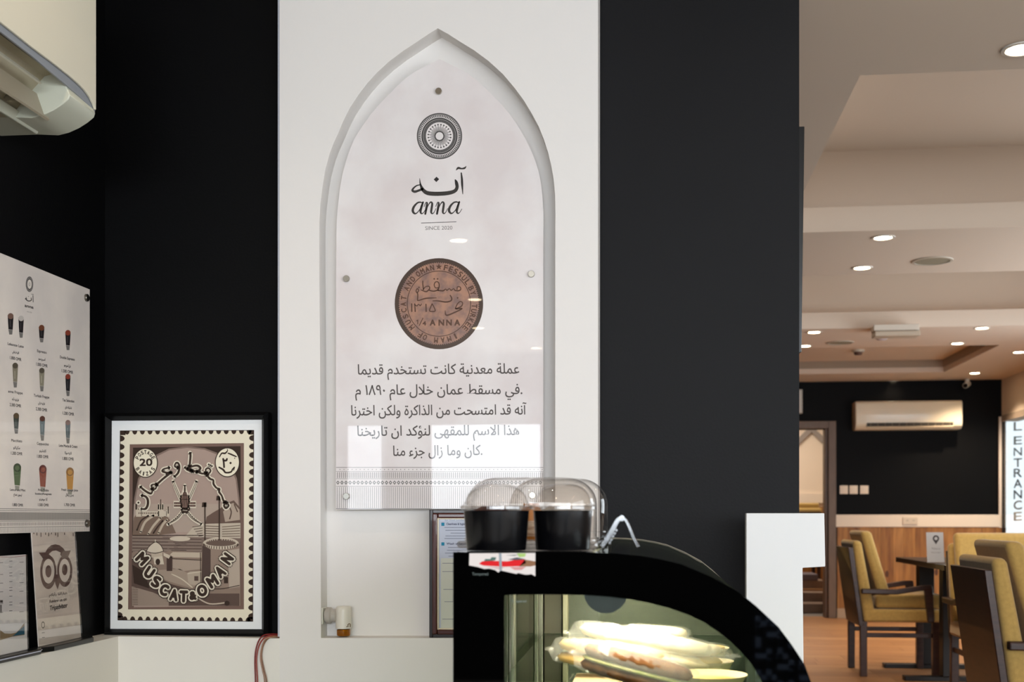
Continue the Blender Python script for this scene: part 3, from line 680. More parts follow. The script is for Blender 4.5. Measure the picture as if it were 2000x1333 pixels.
# ornamental band along the bottom, drawn in wall coordinates
def mb_band(za_, zb2, rgb, layer, ya=ya_, yb=yb2 - 0.001):
    x_ = XM + 0.00012 * layer; M_.mb.add([(x_, ya, za_), (x_, yb, za_), (x_, yb, zb2), (x_, ya, zb2)], [(0, 1, 2, 3)], M_.ink(rgb))
zz = lambda b: mp(176, b).z
G1 = (132, 128, 122)
mb_band(zz(997), zz(996), G1, 1); mb_band(zz(1000), zz(999), G1, 1); mb_band(zz(1016), zz(1002), (160, 154, 147), 1); mb_band(zz(1018), zz(1017), G1, 1); mb_band(zz(1028.5), zz(1027.5), G1, 1)
y = ya_ + 0.003
while y < yb2 - 0.004:
    mb_band(zz(1015.5), zz(1002.5), (136, 130, 126), 2, y, y + 0.0016); mb_band(zz(1025.5), zz(1019.5), (110, 105, 100), 2, y, y + 0.0022)
    mb_band(zz(1037.5), zz(1029), (140, 136, 130), 2, y, y + 0.0016); y += 0.0062
M_.done('menu_print', men, 'drinks in rows with names and prices above an ornamental band')
for a, b in ((168, 582), (169, 1023)):
    p = P(a, b, X=XM); obj('standoff', MB().lathe([(0.0001, 0.006), (0.0085, 0.006), (0.0098, 0.0046), (0.0098, 0)], tuple(p), 20, axis='x').lathe([(0.006, 0), (0.006, -0.0255)], tuple(p), 10, axis='x'), mat('standoff_dark', (120, 116, 108), 0.3, metal=1), men, smooth=True)

# ================================================================== TABLE-TALK STANDS on the ledge
zl = ZL
def stand(name, label, bl, br, tz, lean, base_px, lab):
    """clear upright sheet on a black foot; bl / br are bottom corners of the card"""
    B0, B1 = Vector(bl), Vector(br); T0 = Vector((bl[0] - lean, bl[1], tz)); T1 = Vector((br[0] - lean, br[1], tz))
    t = thing(name, label, 'sign', tuple((B0 + B1) / 2 * 1.0))
    N = (B1 - B0).cross(T0 - B0).normalized()
    if N.x < 0: N = -N
    return t, B0, B1, T0, T1, N
xb_ = XLU + 0.045
b0 = P(75, 1262, X=xb_ + 0.008); b1 = P(158.5, 1243, X=xb_ + 0.004); zt2 = P(147, 1039, X=xb_ - 0.014).z
bz = zl + 0.014
b0 = Vector((b0.x, b0.y, bz)); b1 = Vector((b1.x, b1.y, bz))
t, B0, B1, T0, T1, N = stand('acrylic_stand', 'clear acrylic stand holding a card with a brown owl face logo', b0, b1, zt2, 0.018, None, None)
obj('card', MB().prism([B0, B1, T1, T0], N * -0.001), mat('card_paper', (238, 231, 225), 0.5, coat=0.5, rgb2=(226, 218, 211), nscale=10), t)
shl = MB()
for off in (0.0012, -0.0045): shl.prism([B0 + N * off, B1 + N * off, T1 + N * off, T0 + N * off], N * 0.0025)
obj('clear_sleeve', shl, clear, t)
def plane_proj(O, N):
    def f(a, b):
        u = a - 1000.0; v = HZ - b; d = Vector((u * CY - F * SY, u * SY + F * CY, v)); c0 = Vector((0, 0, H))
        k = (O - c0).dot(N) / d.dot(N); return c0 + d * k
    return f
OW = Sheet(plane_proj(B0 + N * 0.0004, N), N); BR = (92, 70, 68); PB = (236, 229, 222)
q = crop(0, 960, 6.667)
OW.poly(q([(505, 800), (590, 797), (620, 745), (665, 705), (720, 692), (775, 705), (820, 740), (850, 780), (922, 772), (890, 850), (860, 870), (800, 850), (770, 800), (730, 772), (680, 780), (640, 815), (625, 850), (560, 880)]), BR, 1)
OW.disc(*q([(628, 1050)])[0], 103 / 6.667, BR, 1.5, ry=226 / 6.667, seg=40); OW.disc(*q([(843, 1040)])[0], 98 / 6.667, BR, 1.5, ry=208 / 6.667, seg=40)
OW.poly(q([(690, 1090), (790, 1080), (776, 1200), (750, 1280), (722, 1210)]), BR, 1.6)
OW.poly(q([(640, 825), (690, 782), (735, 775), (790, 800), (770, 850), (750, 900), (738, 990), (720, 930), (690, 870)]), PB, 2)
OW.disc(*q([(629, 1043)])[0], 78 / 6.667, PB, 3, ry=160 / 6.667, seg=36); OW.disc(*q([(840, 1032)])[0], 72 / 6.667, PB, 3, ry=152 / 6.667, seg=36)
OW.disc(*q([(628, 1045)])[0], 40 / 6.667, BR, 4, ry=80 / 6.667, seg=24); OW.disc(*q([(840, 1022)])[0], 36 / 6.667, BR, 4, ry=74 / 6.667, seg=24)
OW.text(arabic('شاركنا رأيكم'), 96, 1168, 131, 1163.5, 9, (80, 72, 70), 1, full=True, bold=0.1)
OW.text('Review us on', 96.5, 1178.5, 130, 1173.5, 6, (80, 72, 70), 1, bold=0.15); OW.text('Tripadvisor', 97.5, 1193, 131.5, 1187, 9, (60, 54, 54), 1, bold=0.3)
OW.ring(84, 1221.5, 2.4, 3.4, (84, 80, 78), 1, 2.0, seg=20)
for k_ in range(2): OW.stroke([(82 + k_ * .6, 1237 + k_ * 9), (87, 1236.4 + k_ * 9)], 1.2, (120, 114, 110), 1, False)
for i, x_ in enumerate((64, 70, 78, 87, 93, 98.5, 106.5, 111, 124, 141)): OW.stroke([(x_ + 2, 1041.5), (x_ + 2, 1043.5 + (i * 7 % 5) * 1.3)], 1.5, (72, 66, 64), 1, False)
OW.done('card_print', t, 'brown owl face with round eyes above small lettering')
def foot(parent, a, b, w0, w1, c, nm='foot', stripe=None):
    d = (Vector(b) - Vector(a)).normalized(); nx = Vector((d.y, -d.x, 0))
    if nx.x < 0: nx = -nx
    A0, B0_ = Vector(a), Vector(b)
    pts_ = [A0 - nx * w0, B0_ - nx * w0, B0_ + nx * (w1 * .35) + d * 0.0, B0_ + nx * w1 - d * 0.03, A0 + nx * w1 + d * 0.03, A0 + nx * (w1 * .35)]
    for p_ in pts_: p_.z = zl + 0.0005
    mb_ = MB().prism(pts_, (0, 0, 0.0125)); o_ = obj(nm, mb_, c, parent, bevel=0.002)
    return o_
dd_ = (B1 - B0).normalized()
foot(t, B0 - dd_ * 0.004, B1 + dd_ * 0.045, 0.014, 0.026, black_plastic)
# second stand: white card with small print and a blue and sand swoosh
b1 = P(53.5, 1272, X=xb_ + 0.012); b0 = Vector((b1.x + 0.006, 1.72, bz)); b1 = Vector((b1.x, b1.y, bz)); zt3 = P(52, 1083.5, X=b1.x - 0.004).z
t, B0, B1, T0, T1, N = stand('acrylic_stand', 'clear acrylic stand with a white price list and blue swoosh, at the left edge', b0, b1, zt3, 0.004, None, None)
obj('card', MB().prism([B0, B1, T1, T0], N * -0.001), mat('card_white', (232, 234, 238), 0.5, coat=0.5), t)
shl = MB()
for off in (0.0012, -0.0045): shl.prism([B0 + N * off, B1 + N * off, T1 + N * off, T0 + N * off], N * 0.0025)
obj('clear_sleeve', shl, clear, t)
PW = Sheet(plane_proj(B0 + N * 0.0004, N), N)
PW.stroke([(0, 1088.5), (25, 1089), (52, 1086)], .8, (150, 84, 74), 1, False, False)
for i in range(11):
    yy = 1097 + i * 9.5 + (i % 3) * 2
    PW.stroke([(18, yy), (24, yy - .4)], 1.1, (120, 124, 130), 1, False, False)
    if i % 2 == 0: PW.stroke([(0, yy + 3), (6, yy + 2.6)], 1.0, (96, 100, 106), 1, False, False); PW.stroke([(38, yy + 2), (46, yy + 1.4)], 1.0, (120, 124, 130), 1, False, False)
PW.rect(0, 1173, 5.5, 1178, (50, 52, 56), 1); PW.rect(0, 1182, 3.5, 1198, (120, 122, 126), 1)
q = crop(0, 1133, 6.667)
PW.poly(q([(0, 655), (60, 700), (140, 705), (210, 690), (260, 640), (318, 560), (320, 720), (150, 745), (0, 790)]), (150, 132, 104), 1)
PW.poly(q([(160, 735), (220, 690), (270, 640), (318, 600), (318, 712)]), (38, 96, 122), 2)
PW.done('card_print', t, 'small grey print above a sand and teal swoosh')
dd_ = (B1 - B0).normalized()
foot(t, B0 - dd_ * 0.004, B1 + dd_ * 0.05, 0.012, 0.022, black_plastic)
e0 = B1 + dd_ * 0.05; nx_ = Vector((dd_.y, -dd_.x, 0)); nx_ = nx_ if nx_.x > 0 else -nx_
q0 = B0 + nx_ * 0.0224; q1 = B1 + dd_ * 0.018 + nx_ * 0.0224
obj('foot_edge', MB().tube([(q0.x, q0.y, zl + .0085), (q1.x, q1.y, zl + .0085), ((e0 + nx_ * .009).x, (e0 + nx_ * .009).y, zl + .0085)], 0.0014, 6), mat('edge_pale', (188, 192, 214), 0.2), t, label='pale polished edge of the foot')

# ================================================================== FRAMED STAMP POSTER standing on the ledge
YP = YB - 0.030
pf = lambda a, b: P(a, b, Y=YP)
ps = thing('framed_poster', 'black framed sepia postage stamp poster leaning in the black wall corner', 'poster', (pf(364, 1240).x, YP, ZL))
q4 = crop(180, 780, 2.41)
OU = [pf(203.5, 808), pf(525, 805.5), pf(525, 1243.5), pf(205, 1245)]
INN = [pf(218.3, 822.5), pf(511.3, 820.5), pf(511.3, 1229.8), pf(215.3, 1229)]
for k in (2, 3): OU[k].z = max(OU[k].z, ZL + 0.0005)
OU[2].z = OU[3].z = ZL + 0.0008
mb = MB(); dpt = Vector((0, -0.016, 0)); dbk = Vector((0, 0.022, 0))
vs = [p + dpt * 0.35 for p in OU] + [p + dpt for p in [OU[0].lerp(INN[0], .45), OU[1].lerp(INN[1], .45), OU[2].lerp(INN[2], .45), OU[3].lerp(INN[3], .45)]] + INN + [p + dbk for p in OU]
fs = []
for i in range(4):
    j = (i + 1) % 4; fs += [(i, j, 4 + j, 4 + i), (4 + i, 4 + j, 8 + j, 8 + i), (i, 12 + i, 12 + j, j)]
fs = [tuple(reversed(f)) for f in fs] + [(12, 13, 14, 15)]
obj('frame', mb.add(vs, fs), satin_black, ps)
obj('mat_board', MB().prism([p + Vector((0, 0.0004, 0)) for p in INN], (0, 0.004, 0)), mat('mat_board', (236, 238, 238), 0.6), ps)
Z_ = Sheet(lambda a, b: P(a, b, Y=YP), (0, -1, 0))
DK = (58, 44, 36); CR = (232, 223, 200); SK = (168, 146, 134); MD = (118, 94, 84)
Z_.poly([(234.3, 841.5), (496.3, 840.5), (494.3, 1215), (229.8, 1212.5)], DK, 1)
def E4(u, v):   # bilinear position inside the stamp rectangle
    a = (234.3 + (496.3 - 234.3) * u, 841.5 - 1.0 * u); b = (229.8 + (494.3 - 229.8) * u, 1212.5 + 2.5 * u)
    return (a[0] + (b[0] - a[0]) * v, a[1] + (b[1] - a[1]) * v)
Z_.poly([E4(.005, .003), E4(.995, .003), E4(.995, .997), E4(.005, .997)], CR, 2)
for (a_, b_) in ((0, 0), (1, 0), (0, 1), (1, 1)): x_, y_ = E4(a_, b_); Z_.rect(x_, y_, x_ + (11 if a_ == 0 else -11), y_ + (9 if b_ == 0 else -9), DK, 3)
def bite(u, v, du, dv, w):
    """dark perforation: flat on the stamp edge, round towards its inside"""
    x_, y_ = E4(u, v); pts_ = []
    for k in range(11):
        a = math.pi * k / 10; c_, s_ = math.cos(a), math.sin(a); pts_.append((x_ + (w * c_ if dv else du * s_), y_ + (dv * s_ if dv else w * c_)))
    Z_.poly(pts_, DK, 3)
for i in range(17):
    bite((i + .95) / 17.6, 0, 0, 8.0, 5.0); bite((i + .95) / 17.6, 1, 0, -8.0, 5.0)
for i in range(22):
    bite(0, (i + .95) / 22.6, 9.5, 0, 6.0); bite(1, (i + .95) / 22.6, -9.5, 0, 6.0)
Z_.poly([(253.6, 868.5), (476.5, 866), (476.5, 1191), (250.3, 1191)], MD, 4)
Z_.poly([(260, 875), (470, 872), (470.5, 1184), (257, 1184)], DK, 5)
# sky under the arch
arch = [(259, 1184), (260, 1010), (262, 975), (270, 935), (285, 908), (303, 890), (330, 877), (366, 872.5), (400, 876), (430, 887), (450, 905), (463, 935), (468, 975), (470, 1010), (470, 1184)]
Z_.poly(arch, (128, 108, 98), 6)
Z_.poly([(x_ + (365 - x_) * .025, y_ + 3) for x_, y_ in arch[:-1]] + [(467, 1184)], SK, 7)
Z_.poly([(262, 985), (466, 985), (467, 1040), (261, 1040)], (172, 154, 140), 8)
# left headland with fort
Z_.poly([(262, 1012), (268, 1003), (300, 1002), (322, 1004), (332, 1016), (338, 1028), (344, 1042), (300, 1047), (259, 1046)], (120, 100, 86), 9)
for a in ([(275, 1040), (284, 1020), (300, 1008)], [(290, 1044), (300, 1028), (314, 1012)], [(310, 1042), (318, 1026), (326, 1016)]): Z_.stroke(a, 4.5, (186, 170, 150), 10)
for a in ([(268, 1036), (276, 1018), (290, 1008)], [(300, 1042), (308, 1030), (318, 1018)]): Z_.stroke(a, 3, (66, 50, 42), 10)
LT = (200, 186, 166)
Z_.rect(266, 994, 277, 1010, LT, 10); Z_.rect(276, 999, 311, 1009, LT, 10); Z_.rect(309, 986, 320, 1010, LT, 10); Z_.rect(320, 999, 326, 1009, LT, 10); Z_.rect(325, 995, 331, 1010, LT, 10)
for x_ in (266, 270, 274, 309, 313, 317, 325, 328.5): Z_.rect(x_, (991 if x_ < 300 else 983 if x_ < 320 else 992), x_ + 2.2, 996, LT, 10)
for i in range(11): Z_.rect(271 + i * 3.6, 1001.5, 272.8 + i * 3.6, 1004.5, (100, 82, 70), 11)
Z_.rect(313.5, 976, 315, 986, DK, 11); Z_.rect(265, 985, 268, 996, DK, 11); Z_.rect(328, 990, 330, 1004, DK, 11)
# right hills and town
Z_.poly([(404, 1010), (416, 1002), (430, 994), (446, 982), (457, 978), (469, 992), (470, 1030), (400, 1030)], (104, 84, 74), 9)
Z_.poly([(436, 1000), (448, 986), (456, 983), (468, 996), (469, 1016), (440, 1020)], (172, 154, 138), 10)
Z_.stroke([(446, 988), (452, 1000), (449, 1014)], 2.5, (92, 74, 64), 11); Z_.stroke([(458, 986), (464, 1000)], 2.2, (92, 74, 64), 11)
Z_.poly([(362, 1048), (378, 1030), (396, 1024), (470, 1022), (470, 1056), (396, 1054)], (188, 174, 156), 10)
for i in range(5): Z_.stroke([(376 + i * 3, 1030 + i * 4.5), (396, 1027 + i * 5)], 1.3, (84, 66, 58), 11, False, False); Z_.stroke([(402, 1028 + i * 4.8), (430, 1029 + i * 4.8)], 1.5, (98, 78, 68), 11, False, False); Z_.stroke([(434, 1030 + i * 4.6), (469, 1027 + i * 5.2)], 1.5, (110, 92, 80), 11, False, False)
# water
Z_.poly([(258, 1046), (470, 1052), (470, 1080), (258, 1078)], (122, 104, 94), 11)
for i in range(9): Z_.stroke([(259, 1049 + i * 3.2), (318 + (i * 37 % 50), 1050 + i * 3.2)], 1.0, (80, 64, 56) if i % 2 else (160, 144, 128), 12, False, False); Z_.stroke([(330 + (i * 23 % 20), 1050 + i * 3.2), (394, 1051 + i * 3.1)], 1.0, (76, 60, 52) if i % 2 else (150, 132, 118), 12, False, False)
Z_.disc(352, 1053, 20, (200, 186, 166), 13, ry=5); Z_.rect(259, 1045.5, 398, 1047, DK, 13)
# foreground roofs
Z_.poly([(258, 1080), (262, 1078), (300, 1086), (332, 1076), (398, 1080), (398, 1140), (470, 1150), (470, 1184), (258, 1184)], (140, 120, 106), 12)
Z_.poly([(258, 1092), (265, 1090), (300, 1120), (330, 1140), (400, 1160), (468, 1160), (468, 1184), (258, 1184)], (92, 74, 66), 13)
Z_.poly([(259, 1104), (284, 1118), (292, 1150), (262, 1140)], DK, 14); Z_.poly([(258, 1146), (300, 1158), (330, 1172), (330, 1184), (258, 1184)], (150, 132, 118), 14)
for i in range(11): Z_.stroke([(259, 1149 + i * 3.2), (270, 1149 + i * 3.2)], .8, (84, 68, 60), 15, False, False)
Z_.poly([(258, 1091), (268, 1088), (292, 1112), (290, 1117)], (200, 184, 164), 15); Z_.poly([(262, 1093), (267, 1091), (288, 1112), (287, 1115)], (84, 68, 60), 16)
Z_.poly([(310, 1114), (352, 1112), (392, 1134), (376, 1150), (330, 1136), (300, 1124)], (160, 142, 126), 15)
Z_.poly([(332, 1084), (338, 1079), (394, 1080), (394, 1090), (340, 1089)], (190, 174, 154), 15); Z_.poly([(338, 1092), (394, 1094), (394, 1112), (360, 1116), (338, 1110)], (168, 150, 134), 15)
Z_.stroke([(332, 1085), (338, 1092), (394, 1095)], 1.5, DK, 16, False, False); Z_.rect(326, 1088, 337, 1116, (70, 54, 48), 16)
Z_.poly([(366, 1120), (372, 1117), (394, 1116), (394, 1146), (372, 1142), (368, 1138)], (176, 160, 142), 16); Z_.rect(380, 1126, 388, 1135, (88, 70, 62), 17); Z_.stroke([(367, 1121), (394, 1117)], 2, (200, 186, 166), 17, False, False)
Z_.stroke([(336, 1122), (356, 1132), (376, 1148)], 2.2, (206, 192, 170), 17); Z_.stroke([(392, 1080), (393, 1150)], 1.5, DK, 17, False, False)
# domed kiosk
Z_.rect(296, 1080, 318, 1090, (188, 172, 152), 17); Z_.poly([(287, 1077), (292, 1068), (304, 1059), (313, 1064), (320, 1074), (318, 1079), (290, 1080)], (206, 192, 172), 18)
Z_.stroke([(287, 1077), (292, 1068), (304, 1059.5), (314, 1065), (320, 1076)], 1.3, DK, 19); Z_.stroke([(304, 1055), (304, 1060)], 1.2, CR, 19, False); Z_.stroke([(288, 1078), (304, 1081.5), (320, 1077)], 1.2, DK, 19)
Z_.poly([(302, 1103), (300, 1089), (318, 1087), (321, 1103)], (204, 190, 170), 18); Z_.disc(309, 1098, 4.5, DK, 19, ry=6); Z_.poly([(320, 1080), (334, 1086), (330, 1092), (320, 1086)], (200, 186, 166), 18)
# round tower with flagpoles
Z_.poly([(396, 1064), (468, 1066), (470, 1150), (396, 1148)], (146, 126, 112), 18); Z_.poly([(396, 1066), (412, 1074), (412, 1150), (394, 1150)], (80, 64, 58), 19); Z_.poly([(446, 1076), (468, 1072), (469, 1146), (448, 1150)], (178, 162, 146), 19)
Z_.disc(432, 1062, 35, (198, 184, 164), 20, ry=12); Z_.disc(432, 1060.5, 30, (104, 86, 76), 21, ry=7)
for i in range(20):
    a = math.pi * i / 19; Z_.stroke([(432 + 33 * math.cos(a), 1062 + 6 * math.sin(a)), (432 + 34 * math.cos(a), 1065.5 + 8 * math.sin(a))], 1.6, (74, 58, 50), 22, False, False)
    Z_.stroke([(432 + 31 * math.cos(a), 1060 - 8 * math.sin(a)), (432 + 30 * math.cos(a), 1062 - 6 * math.sin(a))], 1.6, (196, 182, 164), 22, False, False)
Z_.rect(438, 1128, 446, 1140, DK, 20); Z_.stroke([(400, 1148), (430, 1151), (468, 1144)], 1.5, DK, 20)
for x_, t_ in ((401, 982), (429, 969)): Z_.rect(x_ - 1.2, t_, x_ + 1.2, 1056, DK, 23); Z_.poly([(x_ - 5, t_), (x_ + 3, t_), (x_ + 3, t_ + 9), (x_ - 6, t_ + 9)], DK, 23)
Z_.stroke([(386, 1168), (410, 1180), (440, 1178)], 2.5, (190, 174, 156), 20); Z_.disc(444, 1179, 5, DK, 21)
# medallions
for cx, cy in ((284.8, 904.8), (444.8, 903.8)):
    Z_.disc(cx, cy, 24.3, DK, 24, ry=29, seg=40); Z_.disc(cx, cy, 22.6, CR, 25, ry=27.3, seg=40)
Z_.text('20', 274, 910.5, 298, 910, 13.5, DK, 26, bold=0.6)
Z_.arc('POSTAGE', 284.8, 904.8, 17.6, -72, 72, 7.4, DK, 26, 1.2, cw=4.4, bold=0.35); Z_.arc('BAIZAS', 284.8, 904.8, 17.8, 248, 112, 7.4, DK, 26, 1.2, inward=True, cw=4.4, bold=0.35)
q = crop(360, 830, 7.84)
for a in ([(545, 495, 16), (580, 440, 22), (630, 440, 26), (668, 400, 14), (662, 375, 8)], [(675, 438, 16), (720, 455, 24), (800, 490, 20)],
          [(540, 655, 24), (600, 690, 30), (640, 735, 26), (720, 725, 26), (745, 680, 18)], [(740, 690, 20), (775, 650, 16), (760, 700, 14)]): Z_.stroke(q(a), 3, DK, 26)
Z_.text('٢', 435.5, 914, 445, 914, 18, DK, 26, full=True, bold=0.7); Z_.disc(*q([(714, 588)])[0], 2.7, DK, 26, seg=4); Z_.disc(*q([(778, 515)])[0], 1.2, DK, 26, seg=6)
# calligraphy with a pale halo
def halo(strokes, w, L, dots=(), closed=()):
    strokes = [[(p[0], p[1], (p[2] if len(p) > 2 else w) * 1.25) for p in a] for a in strokes]
    for a in strokes: Z_.stroke([(p[0], p[1], p[2] + 4.6) for p in a], w, (222, 212, 192), L)
    for x_, y_ in dots: Z_.disc(x_, y_, 4.6, (222, 212, 192), L, seg=10)
    for a in strokes: Z_.stroke([(p[0], p[1], p[2] if len(p) > 2 else w) for p in a], w, DK, L + 1)
    for x_, y_ in dots: Z_.disc(x_, y_, 2.4, DK, L + 1, seg=4)
qa = crop(220, 830, 7.84); qb = crop(360, 830, 7.84)
halo([qa(a) for a in ([(450, 1085, 24), (510, 1100, 26), (545, 1150, 30), (545, 1230, 30), (510, 1290, 28), (440, 1290, 14)], [(430, 950, 22), (500, 1010, 26), (580, 1055, 26), (610, 1040, 20), (615, 980, 20), (600, 930, 18), (650, 915, 18), (680, 940, 18), (660, 985, 20), (615, 985, 20)],
      [(680, 920, 26), (780, 830, 26), (880, 750, 28), (900, 735, 20)], [(900, 735, 18), (830, 735, 24), (770, 715, 24), (790, 680, 18), (880, 660, 22)],
      [(1010, 660, 22), (960, 640, 20), (975, 590, 20), (1010, 590, 22), (1030, 650, 26), (1010, 740, 26), (950, 800, 20)], [(1190, 430, 20), (1200, 470, 26), (1185, 640, 26)], [(1110, 650, 14), (1150, 690, 26), (1230, 715, 26)])]
     + [qb(a) for a in ([(60, 680, 22), (130, 640, 24), (210, 630, 26), (255, 670, 26), (200, 715, 26), (100, 700, 22)], [(200, 720, 24), (280, 750, 24), (330, 745, 24)], [(345, 740, 18), (335, 690, 20), (375, 665, 20), (410, 705, 20), (380, 750, 20), (345, 745, 22)],
      [(350, 770, 26), (400, 830, 26), (450, 850, 22), (455, 910, 26), (500, 970, 22), (545, 985, 22), (540, 1030, 26), (580, 1090, 22), (600, 1150, 26), (625, 1190, 24)], [(640, 1190, 22), (615, 1240, 24), (645, 1280, 24), (685, 1240, 22), (655, 1195, 22)])],
     3, 28, dots=[qb([(382, 612)])[0], qb([(428, 636)])[0], qa([(403, 1195)])[0]])
# national emblem: crossed swords, belt and dagger
PL = (214, 202, 182)
ex, ey = 362, 986
for sx in (-1, 1):
    Z_.stroke([(ex + sx * 23, ey - 46, 6.5), (ex + sx * 13, ey - 22, 8), (ex, ey + 6, 8), (ex - sx * 14, ey + 26, 8.5), (ex - sx * 33, ey + 39, 6.5)], 7, PL, 30)
Z_.stroke([(ex, ey - 38, 6), (ex, ey - 28, 9), (ex, ey - 12, 19), (ex, ey + 12, 15)], 12, PL, 30); Z_.stroke([(ex - 22, ey, 14), (ex + 22, ey, 14)], 14, PL, 30, False, False)
for k, sx in enumerate((-1, 1)):
    for o_ in (-1.5, 1.5):
        Z_.stroke([(ex + sx * 23 + o_, ey - 44, .9), (ex + sx * 13 + o_, ey - 21, 1.1), (ex + o_, ey + 6, 1.1), (ex - sx * 14 + o_, ey + 26, 1.4), (ex - sx * 31 + o_, ey + 37, 1.1)], 1, DK, 31)
    for j in range(6):
        t_ = j / 6; Z_.disc(ex - sx * (8 + 21 * t_), ey + 16 + 20 * t_ ** .9, 1.2, DK, 32, seg=5)
Z_.stroke([(ex, ey - 36, 2), (ex, ey - 30, 3.4), (ex, ey - 24, 2.4)], 2, DK, 32)
Z_.poly([(ex - 3, ey - 24), (ex + 3, ey - 24), (ex + 7, ey - 12), (ex + 5, ey + 6), (ex - 5, ey + 6), (ex - 7, ey - 12)], MD, 32)
for o_ in (-4, 0, 4): Z_.stroke([(ex + o_ * .6, ey - 23), (ex + o_, ey + 4)], 1.0, DK, 33, False, False)
for o_ in (-18, -10): Z_.stroke([(ex - 7, ey + o_), (ex + 7, ey + o_)], 1.2, DK, 33, False, False)
for sx in (-1, 1):
    Z_.rect(ex + sx * 8, ey - 4.5, ex + sx * 21, ey + 4.5, MD, 32)
    for i in range(4): Z_.rect(ex + sx * (9 + i * 3.4), ey - 4.5, ex + sx * (10.1 + i * 3.4), ey + 4.5, DK, 33)
    Z_.rect(ex + sx * 8, ey - .6, ex + sx * 21, ey + .6, PL, 34)
Z_.stroke([(ex - 6, ey + 10, 4), (ex, ey + 14, 6), (ex + 8, ey + 10, 4), (ex + 9, ey + 6, 2)], 4, DK, 33); Z_.stroke([(ex - 4, ey + 11, 1), (ex + 5, ey + 12, 1)], 1, PL, 34)
# curved title in rounded letters with outlines
TI = [('M', 279, 1092, 44), ('U', 293, 1119, 34), ('S', 306.5, 1137, 26), ('C', 322, 1153, 18), ('A', 341, 1162.5, 9), ('T', 360, 1165.5, 2), ('&', 378, 1164, -5), ('O', 396, 1154, -16), ('M', 416, 1136, -32), ('A', 431, 1117, -38), ('N', 445, 1092, -54)]
for pas, (cc, bo, L) in enumerate(((DK, 6.4, 36), ((222, 212, 192), 4.6, 37), (DK, 1.8, 38))):
    for ch_, px, py, rot in TI:
        vs_, fs_, bb_ = glyphs(ch_); a = math.radians(rot); cr, sr = math.cos(a), math.sin(a); h_ = 20 if ch_ != '&' else 14
        wd = (16.5 if ch_ in 'MO' else 13.5) if ch_ != '&' else 11
        mx, my = (bb_[0] + bb_[1]) / 2, (bb_[2] + bb_[3]) / 2
        for k_ in range(10 if pas < 2 else 8):
            ox, oy = bo * math.cos(k_ * math.pi / 5), bo * math.sin(k_ * math.pi / 5)
            if pas == 2: ox, oy = bo * math.cos(k_ * math.pi / 4), bo * math.sin(k_ * math.pi / 4)
            pts_ = []
            for u_, v_ in vs_:
                xx = (u_ - mx) / max(bb_[1] - bb_[0], .3) * wd; yy = (v_ - my) / (bb_[3] - bb_[2]) * h_
                pts_.append(Z_.w(px + xx * cr + yy * sr + ox, py + xx * sr - yy * cr + oy, L + k_ * 0.03))
            Z_.mb.add(pts_, fs_, Z_.ink(cc))
Z_.done('stamp_print', ps, 'sepia harbour scene with curved MUSCAT & OMAN lettering and round medallions')

# ================================================================== WIRES at the foot of the poster
wr = thing('cable_bundle', 'thin red and brown wires hanging over the ledge below the poster', 'cable', tuple(P(515, 1246, Y=YC - 0.004)))
for col, pts_ in (((122, 30, 30), [(549, 1240, .02), (528, 1239.5, -.004), (513, 1243, -.006), (503, 1258, -.006), (498, 1285, -.006), (499, 1333, -.006), (501, 1400, -.006)]),
                  ((150, 60, 52), [(549, 1243, .02), (530, 1242.5, -.004), (516, 1247, -.006), (506, 1262, -.006), (501, 1288, -.007), (503, 1333, -.006), (505, 1400, -.006)]),
                  ((128, 86, 62), [(549, 1244.5, .02), (534, 1243.5, -.002), (521, 1250, -.006), (513, 1265, -.006), (511, 1285, -.006), (516, 1310, -.006), (521, 1333, -.006), (526, 1400, -.006)]),
                  ((158, 120, 96), [(549, 1246, .02), (536, 1245, -.001), (519, 1249, -.008), (511, 1268, -.008), (509, 1288, -.008), (513, 1310, -.008), (517, 1333, -.008), (519, 1400, -.008)])):
    pp = smooth_path([tuple(P(a, b, Y=YC + min(c, 0.02))) for a, b, c in pts_], 6)
    pp = [(p[0], p[1], max(p[2], ZL + 0.0025) if p[1] > YC - 0.002 else p[2]) for p in pp]
    obj('wire', MB().tube(pp, 0.0019, 7), mat('wire_%d' % col[0], col, 0.4), wr, smooth=True)

# ================================================================== AIR FRESHENER plugged in at the niche corner
ZS = P(800, 1247, Y=YC).z
YAF = YC + 0.03
af = thing('air_freshener', 'white plug-in air freshener with amber oil at the niche corner', 'air freshener', tuple(P(668, 1247, Y=YAF)))
c_ = P(671, 1220, Y=YAF); r_ = abs(P(687, 1220, Y=YAF).x - P(657, 1220, Y=YAF).x) / 2
zt4 = P(671, 1184, Y=YAF).z; zm = P(671, 1228, Y=YAF).z; zb4 = ZS + 0.001
obj('housing', MB().lathe([(r_ * .3, zt4 - c_.z), (r_ * .8, zt4 - c_.z - .001), (r_ * .97, zt4 - c_.z - .005), (r_, zt4 - c_.z - .012), (r_, zm - c_.z), (r_ * .9, zm - c_.z - 0.0005), (0.0005, zm - c_.z - .0005)], (c_.x, c_.y, c_.z), 32), mat('freshener_white', (222, 216, 204), 0.3), af, smooth=True)
amber = mat('amber_oil', (214, 128, 14), 0.05, trans=0.75, ior=1.4)
obj('oil_bottle', MB().lathe([(0.0005, zb4 - c_.z), (r_ * .78, zb4 - c_.z), (r_ * .86, zb4 - c_.z + .003), (r_ * .86, zm - c_.z - .003), (r_ * .5, zm - c_.z - .001), (0.0005, zm - c_.z - .001)], (c_.x, c_.y, c_.z), 28), amber, af, smooth=True, label='bottle of amber oil')
pl = P(652, 1203, Y=YAF)
